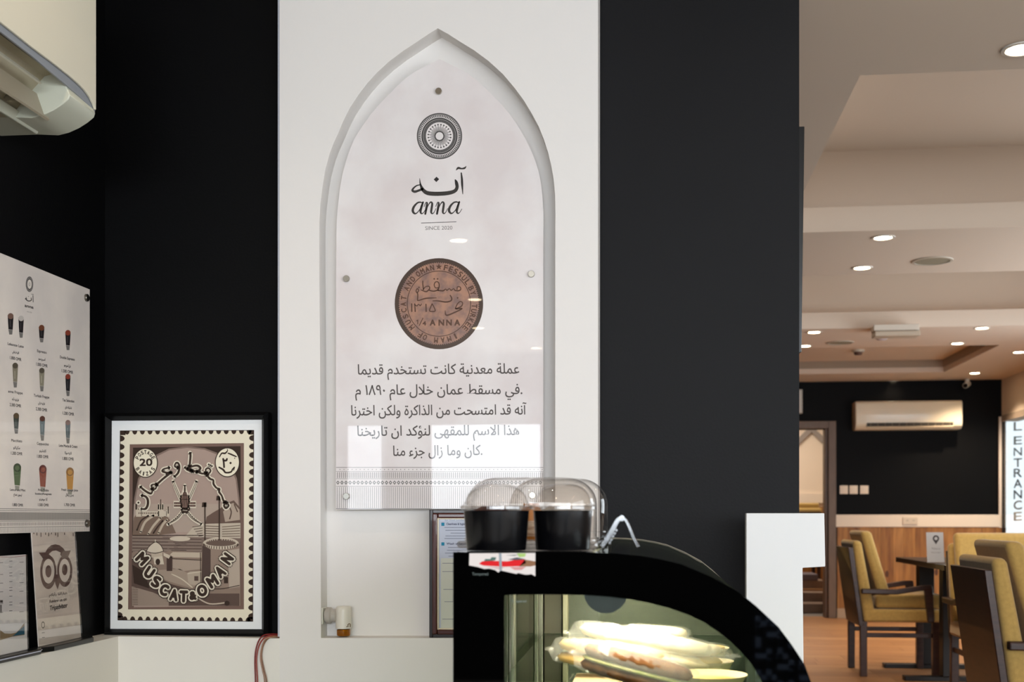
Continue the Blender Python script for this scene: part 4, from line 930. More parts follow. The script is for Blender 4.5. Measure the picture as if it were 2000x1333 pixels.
mb = MB().lathe([(0.0005, -0.022), (0.018, -0.022), (0.022, -0.017), (0.022, -0.008), (0.017, -0.004), (0.017, 0.006), (0.014, 0.009), (0.0005, 0.009)], (pl.x, YAF, pl.z), 24, axis='x')
obj('plug', mb, mat('plug_clear_white', (214, 206, 196), 0.2, trans=0.35), af, smooth=True)
mb = MB()
for dz in (-.006, .006): mb.box((pl.x - 0.032, YAF - 0.002, pl.z + dz - 0.001), (pl.x - 0.02, YAF + 0.002, pl.z + dz + 0.001))
obj('prong', mb, steel, af)
ox = P(627, 1200, Y=YAF).x
so = obj('wall_socket', MB().box((ox + 0.0005, YAF - 0.022, pl.z - 0.022), (pl.x - 0.024, YAF + 0.022, pl.z + 0.022)), white_plastic, bevel=0.002)
tag(so, 'small white adaptor block between niche side and air freshener', 'socket')
wm = Sheet(lambda a, b: P(a, b, Y=YAF - r_ - 0.0004), (0, -1, 0)); wm.stroke([(679, 1222), (681, 1219.5), (684, 1220), (684, 1225)], 1.6, (110, 92, 66), 1); wm.stroke([(677, 1225), (681, 1223.5)], 1.4, (110, 92, 66), 1)
wm.done('mark', af)

# ================================================================== FRAMED CERTIFICATE on the niche sill
YCF = YC + 0.008
cf = thing('framed_certificate', 'dark red wooden frame with printed certificate standing in niche beside the case', 'picture frame', (P(920, 1247, Y=YCF).x, YCF, ZS))
xo0, xo1 = P(838.5, 1100, Y=YCF).x, P(985, 1100, Y=YCF).x; zo0, zo1 = ZS + 0.0008, P(900, 996.5, Y=YCF).z
def ring_frame(name, x0, x1, z0, z1, w, y0, y1, m, parent, bevel=0.0015):
    mb_ = MB().box((x0, y0, z0), (x0 + w, y1, z1)).box((x1 - w, y0, z0), (x1, y1, z1)).box((x0 + w, y0, z0), (x1 - w, y1, z0 + w)).box((x0 + w, y0, z1 - w), (x1 - w, y1, z1))
    return obj(name, mb_, m, parent, bevel=bevel)
ring_frame('frame_edge', xo0, xo1, zo0, zo1, 0.009, YCF - 0.002, YCF + 0.016, mat('frame_dark_brown', (26, 14, 12), 0.3, coat=0.4), cf)  # dark brown outer edge of the frame
ring_frame('frame', xo0 + 0.008, xo1 - 0.008, zo0 + 0.008, zo1 - 0.008, 0.014, YCF - 0.006, YCF + 0.012, mat('frame_mahogany', (74, 30, 24), 0.25, coat=0.5, noise=0.25, nscale=20), cf, bevel=0.004)
ring_frame('gilt_slip', xo0 + 0.021, xo1 - 0.021, zo0 + 0.021, zo1 - 0.021, 0.0035, YCF - 0.002, YCF + 0.01, mat('gilt', (220, 206, 180), 0.4, metal=0.2), cf, bevel=0.001)
obj('certificate', MB().box((xo0 + 0.02, YCF + 0.006, zo0 + 0.02), (xo1 - 0.02, YCF + 0.01, zo1 - 0.02)), mat('cert_paper', (186, 192, 208), 0.5, coat=0.8), cf)
CT = Sheet(lambda a, b: P(a, b, Y=YCF + 0.006), (0, -1, 0), coat=0.8)
CT.rect(861, 1091, 960, 1232, (206, 208, 196), 1)
CT.text('HEALTH REQUIREMENTS', 876, 1013, 940, 1013, 3, (80, 88, 110), 2); CT.text('for food handlers and service staff', 869, 1018, 950, 1018, 2.4, (100, 106, 124), 2)
for yy, x_, bdy in ((1024.5, 872, 'Cleanliness & hygiene'), (1063, 872, 'Wash of hands')): CT.text(bdy, x_, yy + 1.5, x_ + 40, yy + 1.5, 4, (70, 74, 100), 2, bold=.1); CT.rect(862, yy - 3, 868, yy + 3.4, (40, 128, 160), 2)
for yy, a, b in ((1031, 868, 950), (1036.5, 870, 944), (1042, 880, 940), (1047.5, 870, 946), (1052.5, 868, 936), (1070, 875, 940), (1075.5, 873, 938), (1081, 869, 950), (1087, 876, 944), (1101, 864, 950), (1117, 864, 940), (1152, 866, 950), (1176, 868, 946), (1210, 864, 950)):
    CT.stroke([(a, yy), (b, yy)], 1.0, (112, 116, 134), 2, False, False)
CT.done('certificate_print', cf)

# ================================================================== PASTRY DISPLAY CASE
Y0 = 1.70; Y9 = 2.83
pc = lambda a, b, y=Y0: P(a, b, Y=y)
PAIR = [((885, 1820), (985, 1700)), ((885, 1500), (985, 1450)), ((885, 1079), (985, 1163.5)), ((985, 1078.5), (1005, 1162.2)), ((1045, 1078.5), (1055, 1162)), ((1100, 1079), (1100, 1162.2)), ((1150, 1079.5), (1147, 1163)),
        ((1200, 1081.5), (1190, 1166)), ((1249, 1086), (1229, 1171)), ((1290, 1093), (1270, 1179)), ((1330, 1102.5), (1309, 1189)), ((1388, 1127), (1345, 1202)), ((1441, 1156), (1375, 1216)), ((1476, 1184), (1403, 1235)),
        ((1521, 1226), (1428, 1255)), ((1547, 1261), (1450, 1277)), ((1571, 1298), (1468, 1298)), ((1584, 1333), (1489, 1333)), ((1600, 1385), (1503, 1380)), ((1612, 1450), (1512, 1450)), ((1618, 1530), (1516, 1530)), ((1618, 1820), (1516, 1700))]
OUT = [pc(*a) for a, b in PAIR]; INL = [pc(*b) for a, b in PAIR]
ZB = OUT[0].z; XA = OUT[0].x; XZ = OUT[-1].x; ZT = OUT[2].z
case = thing('display_case', 'black glass pastry display case with curved front, lit inside', 'display case', ((XA + XZ) / 2, (Y0 + Y9) / 2, 0))
def border(y, th, name, m):
    n = len(OUT); vs = []; 
    for k in range(n): 
        for s_ in (OUT[k], INL[k]):
            vs += [(s_.x, y, s_.z), (s_.x, y + th, s_.z)]
    fs = []
    for k in range(n):
        j = (k + 1) % n; a, b = 4 * k, 4 * j
        fs += [(a, b, b + 2, a + 2), (a + 1, a + 3, b + 3, b + 1), (a, a + 1, b + 1, b), (a + 2, b + 2, b + 3, a + 3)]
    return obj(name, MB().add(vs, fs), m, case, smooth=True, angle=30)
border(Y0, 0.006, 'side_border', gloss_black)
obj('side_pane', MB().prism([(p.x, Y0 + 0.0022, p.z) for p in INL], (0, 0.002, 0)), glass('side_glass', (246, 248, 242), 0.0, 1.45), case)
end_green = mat('end_glass_reflection', (112, 118, 104), 0.15, spec=0.4, alpha=0.6)  # part-opaque green, its colour stands in for the lit interior reflected here
obj('end_pane', MB().prism([(p.x, Y9, p.z) for p in OUT], (0, 0.005, 0)), end_green, case)
# curved front glass
cur = OUT[6:]
vs = []; fs = []
for k, p in enumerate(cur):
    a = cur[max(k - 1, 0)]; b = cur[min(k + 1, len(cur) - 1)]; t_ = (b - a).normalized(); nn = Vector((t_.z, 0, -t_.x)) * -0.0045
    for q_ in (p, p + nn * (1 if nn.x < 0 or nn.z < 0 else -1)): vs += [(q_.x, Y0 + 0.006, q_.z), (q_.x, Y9, q_.z)]
    if k:
        c = 4 * k; d = c - 4; fs += [(d, d + 1, c + 1, c), (d + 2, c + 2, c + 3, d + 3)]
obj('curved_glass', MB().add(vs, fs), glass('curved_glass_green', (200, 206, 188), 0.02, 1.5), case, smooth=True, angle=60)
# polished edge of the far end, two fine lines
for off, r in ((0.0, 0.0022), (0.010, 0.0015)):
    pts_ = []
    for k, p in enumerate(cur):
        a = cur[max(k - 1, 0)]; b = cur[min(k + 1, len(cur) - 1)]; t_ = (b - a).normalized(); nn = Vector((t_.z, 0, -t_.x)); nn = nn if nn.z < 0 or nn.x < 0 else -nn
        q_ = p + nn * off; pts_.append((q_.x, Y9 + 0.002, q_.z))
    obj('glass_edge', MB().tube(pts_, r, 6), mat('glass_edge_grey', (150, 146, 136), 0.25, metal=0.5), case, smooth=True)
# flat top deck
xd = OUT[6].x
obj('top_deck', MB().box((XA + 0.001, Y0 + 0.0062, ZT - 0.008), (xd, Y9 - 0.001, ZT)), mat('deck_glass', (20, 21, 20), 0.08), case, bevel=0.001)
obj('added_light_shield', MB().box((OUT[7].x - 0.016, Y0 + 0.025, ZT - 0.018), (OUT[7].x + 0.010, Y9 - 0.025, ZT - 0.0085)).box((OUT[7].x + 0.007, Y0 + 0.025, ZT - 0.030), (OUT[7].x + 0.010, Y9 - 0.025, ZT - 0.018)), black_plastic, case)  # added shield, keeps the glowing strip from showing through the curved glass
obj('light_bar', MB().box((OUT[7].x - 0.012, Y0 + 0.03, ZT - 0.026), (OUT[7].x + 0.006, Y9 - 0.03, ZT - 0.018)), mat('led_strip', (255, 240, 205), 0.5, emit=(255, 236, 196), estr=14.0), case, label='glowing strip light under the top')
led = bpy.data.lights.new('case_light', 'AREA'); led.shape = 'RECTANGLE'; led.size = 0.03; led.size_y = 0.95; led.energy = 7; led.color = (1.0, 0.93, 0.80)
lo = bpy.data.objects.new('case_light', led); lo.location = (OUT[7].x + 0.0, (Y0 + Y9) / 2 - 0.02, ZT - 0.029); lo.rotation_euler = (0, 0, 0); C.objects.link(lo)
# rear sliding doors, rails and corner posts (left side)
obj('rear_post', MB().box((XA + 0.001, Y0 + 0.007, ZB), (XA + 0.02, Y0 + 0.03, ZT - 0.009)), alu, case)
xp0 = P(1047, 1200, Y=Y9 - 0.05).x; xp1 = P(1062, 1200, Y=Y9 - 0.05).x; xp2 = P(1098, 1200, Y=Y9 - 0.05).x; xp3 = P(1109, 1200, Y=Y9 - 0.05).x
obj('rear_post', MB().box((xp0, Y9 - 0.05, ZB), (xp1 - .002, Y9 - 0.01, ZT - 0.009)), alu, case, bevel=0.002)
obj('rear_post', MB().box((xp1, Y9 - 0.04, ZB), (xp2, Y9 - 0.01, ZT - 0.009)), mat('post_brown_grey', (104, 98, 86), 0.35, metal=0.4), case, bevel=0.002)
obj('rear_post', MB().box((xp2 + .001, Y9 - 0.055, ZB), (xp3, Y9 - 0.01, ZT - 0.009)), mat('post_bright', (190, 182, 156), 0.3, metal=0.5), case, bevel=0.002)
for k in range(2):
    ya, yb3 = (Y0 + 0.03, (Y0 + Y9) / 2 + 0.02) if k == 0 else ((Y0 + Y9) / 2 - 0.02, Y9 - 0.06)
    x_ = XA + 0.008 + 0.014 * k
    dr = obj('sliding_door', MB().box((x_, ya, ZB + 0.02), (x_ + 0.008, ya + 0.028, ZT - 0.03)).box((x_, yb3 - 0.028, ZB + 0.02), (x_ + 0.008, yb3, ZT - 0.03)).box((x_, ya + .028, ZB + 0.02), (x_ + 0.008, yb3 - .028, ZB + 0.045)).box((x_, ya + .028, ZT - 0.055), (x_ + 0.008, yb3 - .028, ZT - 0.03)), alu, case, bevel=0.0015)
    obj('pane', MB().box((x_ + 0.003, ya + 0.028, ZB + 0.045), (x_ + 0.006, yb3 - 0.028, ZT - 0.055)), green_glass, dr)
obj('top_rail', MB().box((XA + 0.004, Y0 + 0.03, ZT - 0.03), (XA + 0.034, Y9 - 0.06, ZT - 0.009)), alu, case)
# glass shelf, inner tray, plinth
ZSH = 0.765
obj('shelf', MB().box((XA + 0.04, Y0 + 0.012, ZSH - 0.006), (P(1560, 1300).x if False else OUT[17].x - 0.035, Y9 - 0.06, ZSH)), glass('shelf_glass', (206, 222, 206), 0.0, 1.5), case)
obj('shelf_edge', MB().box((XA + 0.04, Y9 - 0.06, ZSH - 0.006), (OUT[17].x - 0.035, Y9 - 0.057, ZSH)), mat('shelf_edge_green', (140, 168, 146), 0.2), case)
obj('inner_tray', MB().box((XA + 0.03, Y0 + 0.012, ZB + 0.005), (XZ - 0.03, Y9 - 0.012, ZB + 0.03)), mat('tray_cream', (226, 220, 200), 0.4), case)
obj('plinth', MB().box((XA, Y0, 0.08), (XZ, Y9, ZB)).box((XA + 0.03, Y0 + 0.03, 0.0), (XZ - 0.03, Y9 - 0.03, 0.08)), mat('plinth_black', (10, 10, 10), 0.3), case)
# lettering, round patch and painted reflection of the outdoors on the near glass
DS = Sheet(lambda a, b: P(a, b, Y=Y0), (0, -1, 0))
DS.text('Tempered', 922, 1124.5, 953.5, 1124.5, 5.6, (96, 106, 104), 1); DS.done('lettering', case)
DS.text('Tempered', 998, 1177.5, 1028, 1177.5, 5.4, (120, 136, 134), 1)
DS.done('lettering', case)
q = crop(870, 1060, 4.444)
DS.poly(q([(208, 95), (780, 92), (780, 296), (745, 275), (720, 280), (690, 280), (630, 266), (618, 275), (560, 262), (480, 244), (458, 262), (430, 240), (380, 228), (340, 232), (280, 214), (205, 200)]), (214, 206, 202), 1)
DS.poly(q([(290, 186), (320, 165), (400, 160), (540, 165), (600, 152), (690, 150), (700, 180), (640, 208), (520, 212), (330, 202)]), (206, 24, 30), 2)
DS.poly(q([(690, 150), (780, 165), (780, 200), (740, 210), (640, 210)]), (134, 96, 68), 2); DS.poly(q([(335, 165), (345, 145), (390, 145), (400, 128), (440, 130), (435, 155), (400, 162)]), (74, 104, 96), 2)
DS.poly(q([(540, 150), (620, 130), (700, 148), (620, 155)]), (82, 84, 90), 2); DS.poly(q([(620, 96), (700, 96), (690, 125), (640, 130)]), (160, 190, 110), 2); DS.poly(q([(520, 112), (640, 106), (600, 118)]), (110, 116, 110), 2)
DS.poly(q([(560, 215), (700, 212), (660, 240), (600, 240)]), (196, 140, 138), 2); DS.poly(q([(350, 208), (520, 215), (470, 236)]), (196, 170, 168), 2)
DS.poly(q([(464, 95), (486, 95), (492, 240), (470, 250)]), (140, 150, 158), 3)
DS.done('reflection_print', case, 'painted reflection of the outdoors with a red car shape at the top corner')
obj('round_patch', MB().add([(P(1183 + 43 * math.cos(i * math.pi / 20), 1157 + 42 * math.sin(i * math.pi / 20), Y=Y0 + 0.009)) for i in range(40)] + [(P(1183 + 43 * math.cos(i * math.pi / 20), 1157 + 42 * math.sin(i * math.pi / 20), Y=Y0 + 0.009)) + Vector((0, .001, 0)) for i in range(40)],
    [tuple(range(40)), tuple(range(79, 39, -1))] + [(i, 40 + i, 40 + (i + 1) % 40, (i + 1) % 40) for i in range(40)]), mat('patch_slate', (46, 54, 62), 0.5), case, label='round slate patch behind the side glass')

# ------------------------------------------------------------------ food inside
def noise1(a, b, s=1.0): return math.sin(a * 12.9 + s) * math.cos(b * 7.3 + s * 1.7)
def loaf(name, label, cat, c, L, w, h, rz, tilt, crust, crust2, group=None, fill=None, seed=1, film=True, bulge=0.0, foldpow=2.2):
    t = thing(name, label, cat, tuple(c), group); R = Matrix.Rotation(rz, 3, 'Z') @ Matrix.Rotation(tilt, 3, 'Y'); c = Vector(c)
    def body(z0, z1, k, nm, m, wid=1.0):
        vs = []; fs = []; nu, nv = 28, 16
        for i in range(nu + 1):
            u = i / nu * 2 - 1; e = (1 - abs(u) ** 3.2) ** 0.5 if abs(u) < 1 else 0
            for j in range(nv):
                a = 2 * math.pi * j / nv; y = math.cos(a) * w / 2 * e * wid * (1 + .05 * noise1(u * 2, a, seed)); zz_ = math.sin(a)
                z = (z0 + z1) / 2 + (z1 - z0) / 2 * zz_ * (e ** .6) * (1 + .06 * noise1(u * 3, a * 2, seed + k))
                vs.append(c + R @ Vector((u * L / 2, y, z)))
        fs = [(i * nv + j, i * nv + (j + 1) % nv, (i + 1) * nv + (j + 1) % nv, (i + 1) * nv + j) for i in range(nu) for j in range(nv)]
        return obj(nm, MB().add(vs, fs), m, t, smooth='all')
    body(0.0, h * .5, 1, 'bread_bottom', crust); body(h * .45, h, 2, 'bread_top', crust2)
    if fill: body(h * .36, h * .6, 3, 'filling', fill, 1.04)
    if film:
        vs = []; nu, nv = 34, 18; rnd = random.Random(seed)
        for i in range(nu + 1):
            u = i / nu * 2 - 1; e = max(0.0, 1 - abs(u) ** 5) ** .4; tip = abs(u) > .93
            for j in range(nv):
                a = 2 * math.pi * j / nv; rr = 1.09 + .05 * rnd.random()
                y = math.cos(a) * w / 2 * (e * rr if not tip else .7); z = h / 2 + h / 2 * math.sin(a) * (e * rr if not tip else .08)
                vs.append(c + R @ Vector((u * L / 2 * 1.22, y, z)))
        fs = [(i * nv + j, i * nv + (j + 1) % nv, (i + 1) * nv + (j + 1) % nv, (i + 1) * nv + j) for i in range(nu) for j in range(nv)]
        obj('wrapper', MB().add(vs, fs), film_m, t, smooth='all', label='crinkled clear film wrapper')
    return t
film_m = mat('cling_film', (250, 248, 240), 0.12, spec=0.9, alpha=0.15)
pale = mat('bread_pale', (248, 236, 208), 0.8, spec=0.1, rgb2=(240, 214, 164), nscale=22, nlo=.3, nhi=.6)
gold = mat('bread_gold', (240, 212, 150), 0.8, spec=0.1, rgb2=(222, 178, 96), nscale=16)
brown = mat('bread_brown', (134, 90, 54), 0.8, spec=0.1, rgb2=(88, 52, 30), nscale=30)
lettuce = mat('filling_lettuce', (176, 178, 96), 0.5, rgb2=(206, 190, 140), nscale=40)
def cf_at(px, py, y): return P(px, py, Y=y)
# lower layer resting on the shelf
a_ = cf_at(1270, 1300, 2.10); loaf('wrapped_sandwich', 'pale wrapped baguette lying at the bottom of the sandwich pile', 'sandwich', (a_.x, 2.13, ZSH + 0.004), 0.26, 0.075, 0.045, 0.05, 0, gold, pale, 'wrapped sandwiches in the display case', seed=3)
def at(px, py, y): return P(px, py, Y=y)
GS = 'wrapped sandwiches in the display case'
def lay(label, cx, ybot, y, Lpx, w, hpx, rz, tilt, c1_, c2_, fill=None, seed=1):
    k = abs(P(1001, 1300, Y=y).x - P(1000, 1300, Y=y).x); c = P(cx, ybot, Y=y)
    return loaf('wrapped_sandwich', label, 'sandwich', tuple(c), Lpx * k, w, hpx * k, rz, tilt, c1_, c2_, GS, fill, seed)
lay('golden wrapped baguette at the left under the bright one', 1190, 1308, 2.00, 205, .07, 52, -0.05, 0.10, gold, gold, seed=5)
lay('brightly lit pale wrapped baguette on top of the pile', 1256, 1294, 2.12, 262, .08, 60, 0.05, 0.17, pale, pale, seed=8)
lay('brown grain wrapped roll with lettuce in front of the pile', 1236, 1337, 1.885, 216, .066, 60, -0.04, 0.24, brown, brown, lettuce, seed=11)
lay('small pale wrapped roll at the back of the pile', 1280, 1268, 2.30, 120, .075, 44, 0.1, 0.06, gold, pale, seed=14)
# plates carrying the raised layers
pb = mat('board_kraft', (214, 190, 146), 0.7)
for nm, lab, cx, y, r, hh in (('paper_bowl', 'round cream paper bowl behind the sandwiches, the farther one', 1378, 2.45, 0.046, 0.030), ('paper_bowl', 'round cream paper bowl at the right end of the sandwiches', 1385, 2.15, 0.042, 0.036), ('paper_bowl', 'wide cream paper bowl at the lower right of the case', 1385, 1.95, 0.060, 0.028)):
    top = {2.45: 1266, 2.15: 1292, 1.95: 1318}[y]; z1 = P(cx, top, Y=y).z; x_ = P(cx, 1300, Y=y).x; z0 = z1 - hh
    t = thing(nm, lab, 'bowl', (x_, y, ZSH), 'paper bowls in the display case'); zs = ZSH + 0.001
    obj('bowl', MB().lathe([(0.0005, zs), (r * .86, zs), (r, z1), (r + .002, z1 + .001), (r + .001, z1 - .001), (r * .93, z1 - .004), (r * .82, zs + .006), (0.0005, zs + .006)], (x_, y, 0), 36), mat('bowl_cream', (232, 214, 166), 0.6), t, smooth=True)
    obj('contents', MB().lathe([(0.0005, z1 - .006), (r * .5, z1 - .007), (r * .88, z1 - .012), (r * .84, zs + .008), (0.0005, zs + .008)], (x_, y, 0), 28), gold, t, smooth=True)
# support box under the raised sandwiches
bx = MB().box((P(1120, 1300, Y=1.95).x, 1.875, ZSH + 0.0005), (P(1340, 1300, Y=1.95).x, 2.03, P(1240, 1330, Y=1.92).z - 0.004))
tag(obj('cake_box', bx, mat('kraft_box', (206, 184, 142), 0.7), bevel=0.002), 'low cream cardboard box under the brown wrapped roll', 'box')

# ================================================================== CUPS on the case
def cup(cx, yc, rt, rb, ztop, zrim, zd, label, body_m, contents=None, group='black cups with dome lids', nm='dessert_cup'):
    x_ = P(cx, 1040, Y=yc).x; t = thing(nm, label, 'cup', (x_, yc, ZT), group)
    obj('cup_body', MB().lathe([(0.0005, ZT + .001), (rb, ZT + .001), (rb + .001, ZT + .003), (rt, ztop), (rt + .0016, ztop + .001), (rt - .001, ztop + .001), (rb - .001, ZT + .006), (0.0005, ZT + .006)], (x_, yc, 0), 48), body_m, t, smooth=True)
    pr = [(rt + .004, zrim - .003), (rt + .005, zrim), (rt + .001, zrim + .002)]
    hd = zd - zrim
    for k in range(1, 11):
        a = k / 10 * math.pi / 2; pr.append((max(0.0006, (rt - 0.002) * math.cos(a) ** .75), zrim + .002 + (hd - .002) * math.sin(a)))
    obj('dome_lid', MB().lathe(pr, (x_, yc, 0), 48, cap=False), clear, t, smooth=True)
    obj('lid_rim', MB().lathe([(rt + .001, zrim - .006), (rt + .005, zrim - .005), (rt + .005, zrim - .001), (rt + .001, zrim)], (x_, yc, 0), 48, cap=False), clear_thick, t, smooth=True)
    if contents: obj('contents', MB().lathe([(0.0005, ztop + .008), (rt * .3, ztop + .007), (rt * .6, ztop), (rt * .8, ztop - .006), (0.0005, ztop - .006)], (x_ - .008, yc, 0), 20), contents, t, smooth=True)
    return t
zz2 = lambda b, y: P(1000, b, Y=y).z
cup(969.5, 1.772, .0496, .0442, zz2(999, 1.772), zz2(989, 1.772), zz2(945, 1.772), 'left black dessert cup with clear dome lid, brown topping inside', mat('cup_black', (8, 8, 10), 0.25, spec=0.35), mat('topping_brown', (96, 52, 36), 0.6, noise=.4, nscale=60))
cup(1099, 1.80, .0452, .0405, zz2(999, 1.80), zz2(989, 1.80), zz2(945, 1.80), 'right black dessert cup with clear dome lid and pale topping', mat('cup_black', (14, 14, 16), 0.22), mat('topping_pale', (206, 200, 192), 0.6, noise=.3, nscale=60))
# large clear cover behind the cups
def cover(x0, x1, ya, yb3, z0, z1, label, r=0.06, inset=0.0):
    cx_, cy_ = (x0 + x1) / 2, (ya + yb3) / 2; wx, wy = (x1 - x0) / 2, (yb3 - ya) / 2
    t = thing('clear_cover', label, 'cover', (cx_, cy_, z0)); seg = 48; prof_ = [(1.03, z0), (1.03, z0 + .004), (1.0, z0 + .005), (1.0, z1 - r)]
    for k in range(1, 9):
        a = k / 8 * math.pi / 2; prof_.append((1 - (r / wx) * (1 - math.cos(a)), z1 - r + r * math.sin(a)))
    prof_.append((0.0, z1))
    vs = []
    for s_, z in prof_:
        for k in range(seg):
            a = 2 * math.pi * k / seg; ca, sa = math.cos(a), math.sin(a); e = 0.5
            vs.append((cx_ + wx * s_ * math.copysign(abs(ca) ** e, ca), cy_ + wy * s_ * math.copysign(abs(sa) ** e, sa), z))
    n = len(prof_); fs = [(i * seg + k, i * seg + (k + 1) % seg, (i + 1) * seg + (k + 1) % seg, (i + 1) * seg + k) for i in range(n - 1) for k in range(seg)]
    obj('lid', MB().add(vs, fs), clear, t, smooth='all'); return t, cx_, cy_, wx, wy
yc0 = 1.90
t, cx_, cy_, wx, wy = cover(P(911, 1000, Y=yc0 + .06).x, P(1163, 1000, Y=yc0 + .06).x, yc0, yc0 + .20, ZT + .012, zz2(934.5, yc0 + .08), 'large clear plastic cake cover behind the two black cups', r=.045)
obj('base_tray', MB().box((cx_ - wx - .006, cy_ - wy - .006, ZT + .0005), (cx_ + wx + .006, cy_ + wy + .006, ZT + .012)), clear_thick, t, bevel=.004)
t, cx_, cy_, wx, wy = cover(P(1000, 1000, Y=2.27).x, P(1186, 1000, Y=2.27).x, 2.17, 2.38, zz2(1040, 2.2), zz2(937, 2.28), 'second clear plastic cover, farther back and to the right', r=.05)
obj('base_tray', MB().box((cx_ - wx - .004, cy_ - wy - .006, ZT + .0005), (cx_ + wx + .006, cy_ + wy + .006, zz2(1040, 2.2))), clear, t, bevel=.006)
jx = P(1038, 1040, Y=2.0).x
t = thing('sweet_jar', 'small amber jar with a pale label seen between the two black cups', 'jar', (jx, 2.0, ZT + .0125))
z_ = ZT + .0125
obj('jar', MB().lathe([(0.0005, z_), (.019, z_), (.021, z_ + .004), (.021, z_ + .045), (.014, z_ + .056), (.014, z_ + .062), (.0005, z_ + .062)], (jx, 2.0, 0), 28), mat('amber_jar', (196, 120, 40), 0.2, trans=.3), t, smooth=True)
obj('jar_label', MB().lathe([(.0212, z_ + .006), (.0216, z_ + .006), (.0216, z_ + .032), (.0212, z_ + .032)], (jx, 2.0, 0), 28), mat('label_cream', (220, 200, 172), 0.5, rgb2=(150, 110, 80), nscale=140, stretch=(.2, .2, 1)), t, smooth=True)
# clear serving tongs standing like an upturned V
t = thing('serving_tongs', 'clear plastic serving tongs standing open beside the cups', 'tongs', tuple(P(1213, 1080, Y=1.84)))
yt = 1.84; tg = glass('tongs_plastic', (205, 205, 208), 0.12, 1.5, fresnel=1.6)
def arm(pts_, w, th, nm='arm'):
    pp = [P(a, b, Y=yt) for a, b in pts_]
    for p in pp: p.z = max(p.z, ZT + .0045)
    mb_ = MB(); n_ = len(pp); vs = []
    for k, p in enumerate(pp):
        a = pp[max(k - 1, 0)]; b = pp[min(k + 1, n_ - 1)]; t_ = (b - a).normalized(); nn = Vector((t_.z, 0, -t_.x)) * th / 2
        vs += [p + nn + Vector((0, -w / 2, 0)), p - nn + Vector((0, -w / 2, 0)), p - nn + Vector((0, w / 2, 0)), p + nn + Vector((0, w / 2, 0))]
    fs = [(4 * k + i, 4 * k + (i + 1) % 4, 4 * k + 4 + (i + 1) % 4, 4 * k + 4 + i) for k in range(n_ - 1) for i in range(4)] + [(3, 2, 1, 0), (4 * n_ - 4, 4 * n_ - 3, 4 * n_ - 2, 4 * n_ - 1)]
    return obj(nm, mb_.add(vs, fs), tg, t, bevel=.001)
arm([(1214, 1013), (1222, 1016), (1229, 1030), (1238, 1053), (1247, 1078)], .018, .0058)
arm([(1216, 1012), (1207, 1016), (1199, 1030), (1188, 1050), (1175, 1076)], .018, .0085)
obj('hinge', MB().tube([P(1214.5, 1013, Y=yt - .009), P(1214.5, 1013, Y=yt + .009)], .0048, 14), tg, t, smooth=True)
for k in range(5):
    p = P(1203 - k * 3.2 + 1, 1036 + k * 6.2, Y=yt); obj('tooth', MB().tube([p + Vector((0, -.008, 0)), p + Vector((0, .008, 0))], .0022, 8), tg, t, smooth=True)

# ================================================================== WHITE NOTCHED PANEL right of the case
YW = 2.93
ww = [P(1457.5, 1003, Y=YW), P(1610, 1003, Y=YW), P(1612, 1107.5, Y=YW), P(1567.5, 1110, Y=YW), P(1570, 1333, Y=YW), P(1570, 1400, Y=YW), P(1457.5, 1400, Y=YW)]
ww[5].z = 0.0; ww[6].z = 0.0; ww[5].x = ww[4].x
tag(obj('counter_end_panel', MB().prism(ww, (0, 0.035, 0)), board_white, bevel=.0015), 'bright white notched upright panel right of the display case', 'panel')

# ================================================================== DARK SCREEN on the side of the right black wall
ys0 = 3.30; z1_ = P(1566, 247, Y=ys0).z; z0_ = P(1566, 702, Y=ys0).z
sx_ = P(1570.5, 400, Y=ys0).x
t = thing('wall_screen', 'thin black screen edge mounted beyond the right black wall end', 'screen', (XR1, ys0, z0_))
sxt, sxb = P(1571.5, 300, Y=ys0).x, P(1565.5, 680, Y=ys0).x
obj('screen', MB().prism([(XR1 + .012, ys0, z0_ + .01), (sxb, ys0, z0_ + .02), (sxt, ys0, z1_), (XR1 + .012, ys0, z1_)], (0, 1.0, 0)), mat('screen_black', (8, 8, 9), 0.3), t, bevel=.002)
obj('bracket', MB().box((XR1 + .0005, ys0 + .3, z0_ + .15), (XR1 + .013, ys0 + .7, z1_ - .15)), black_plastic, t)

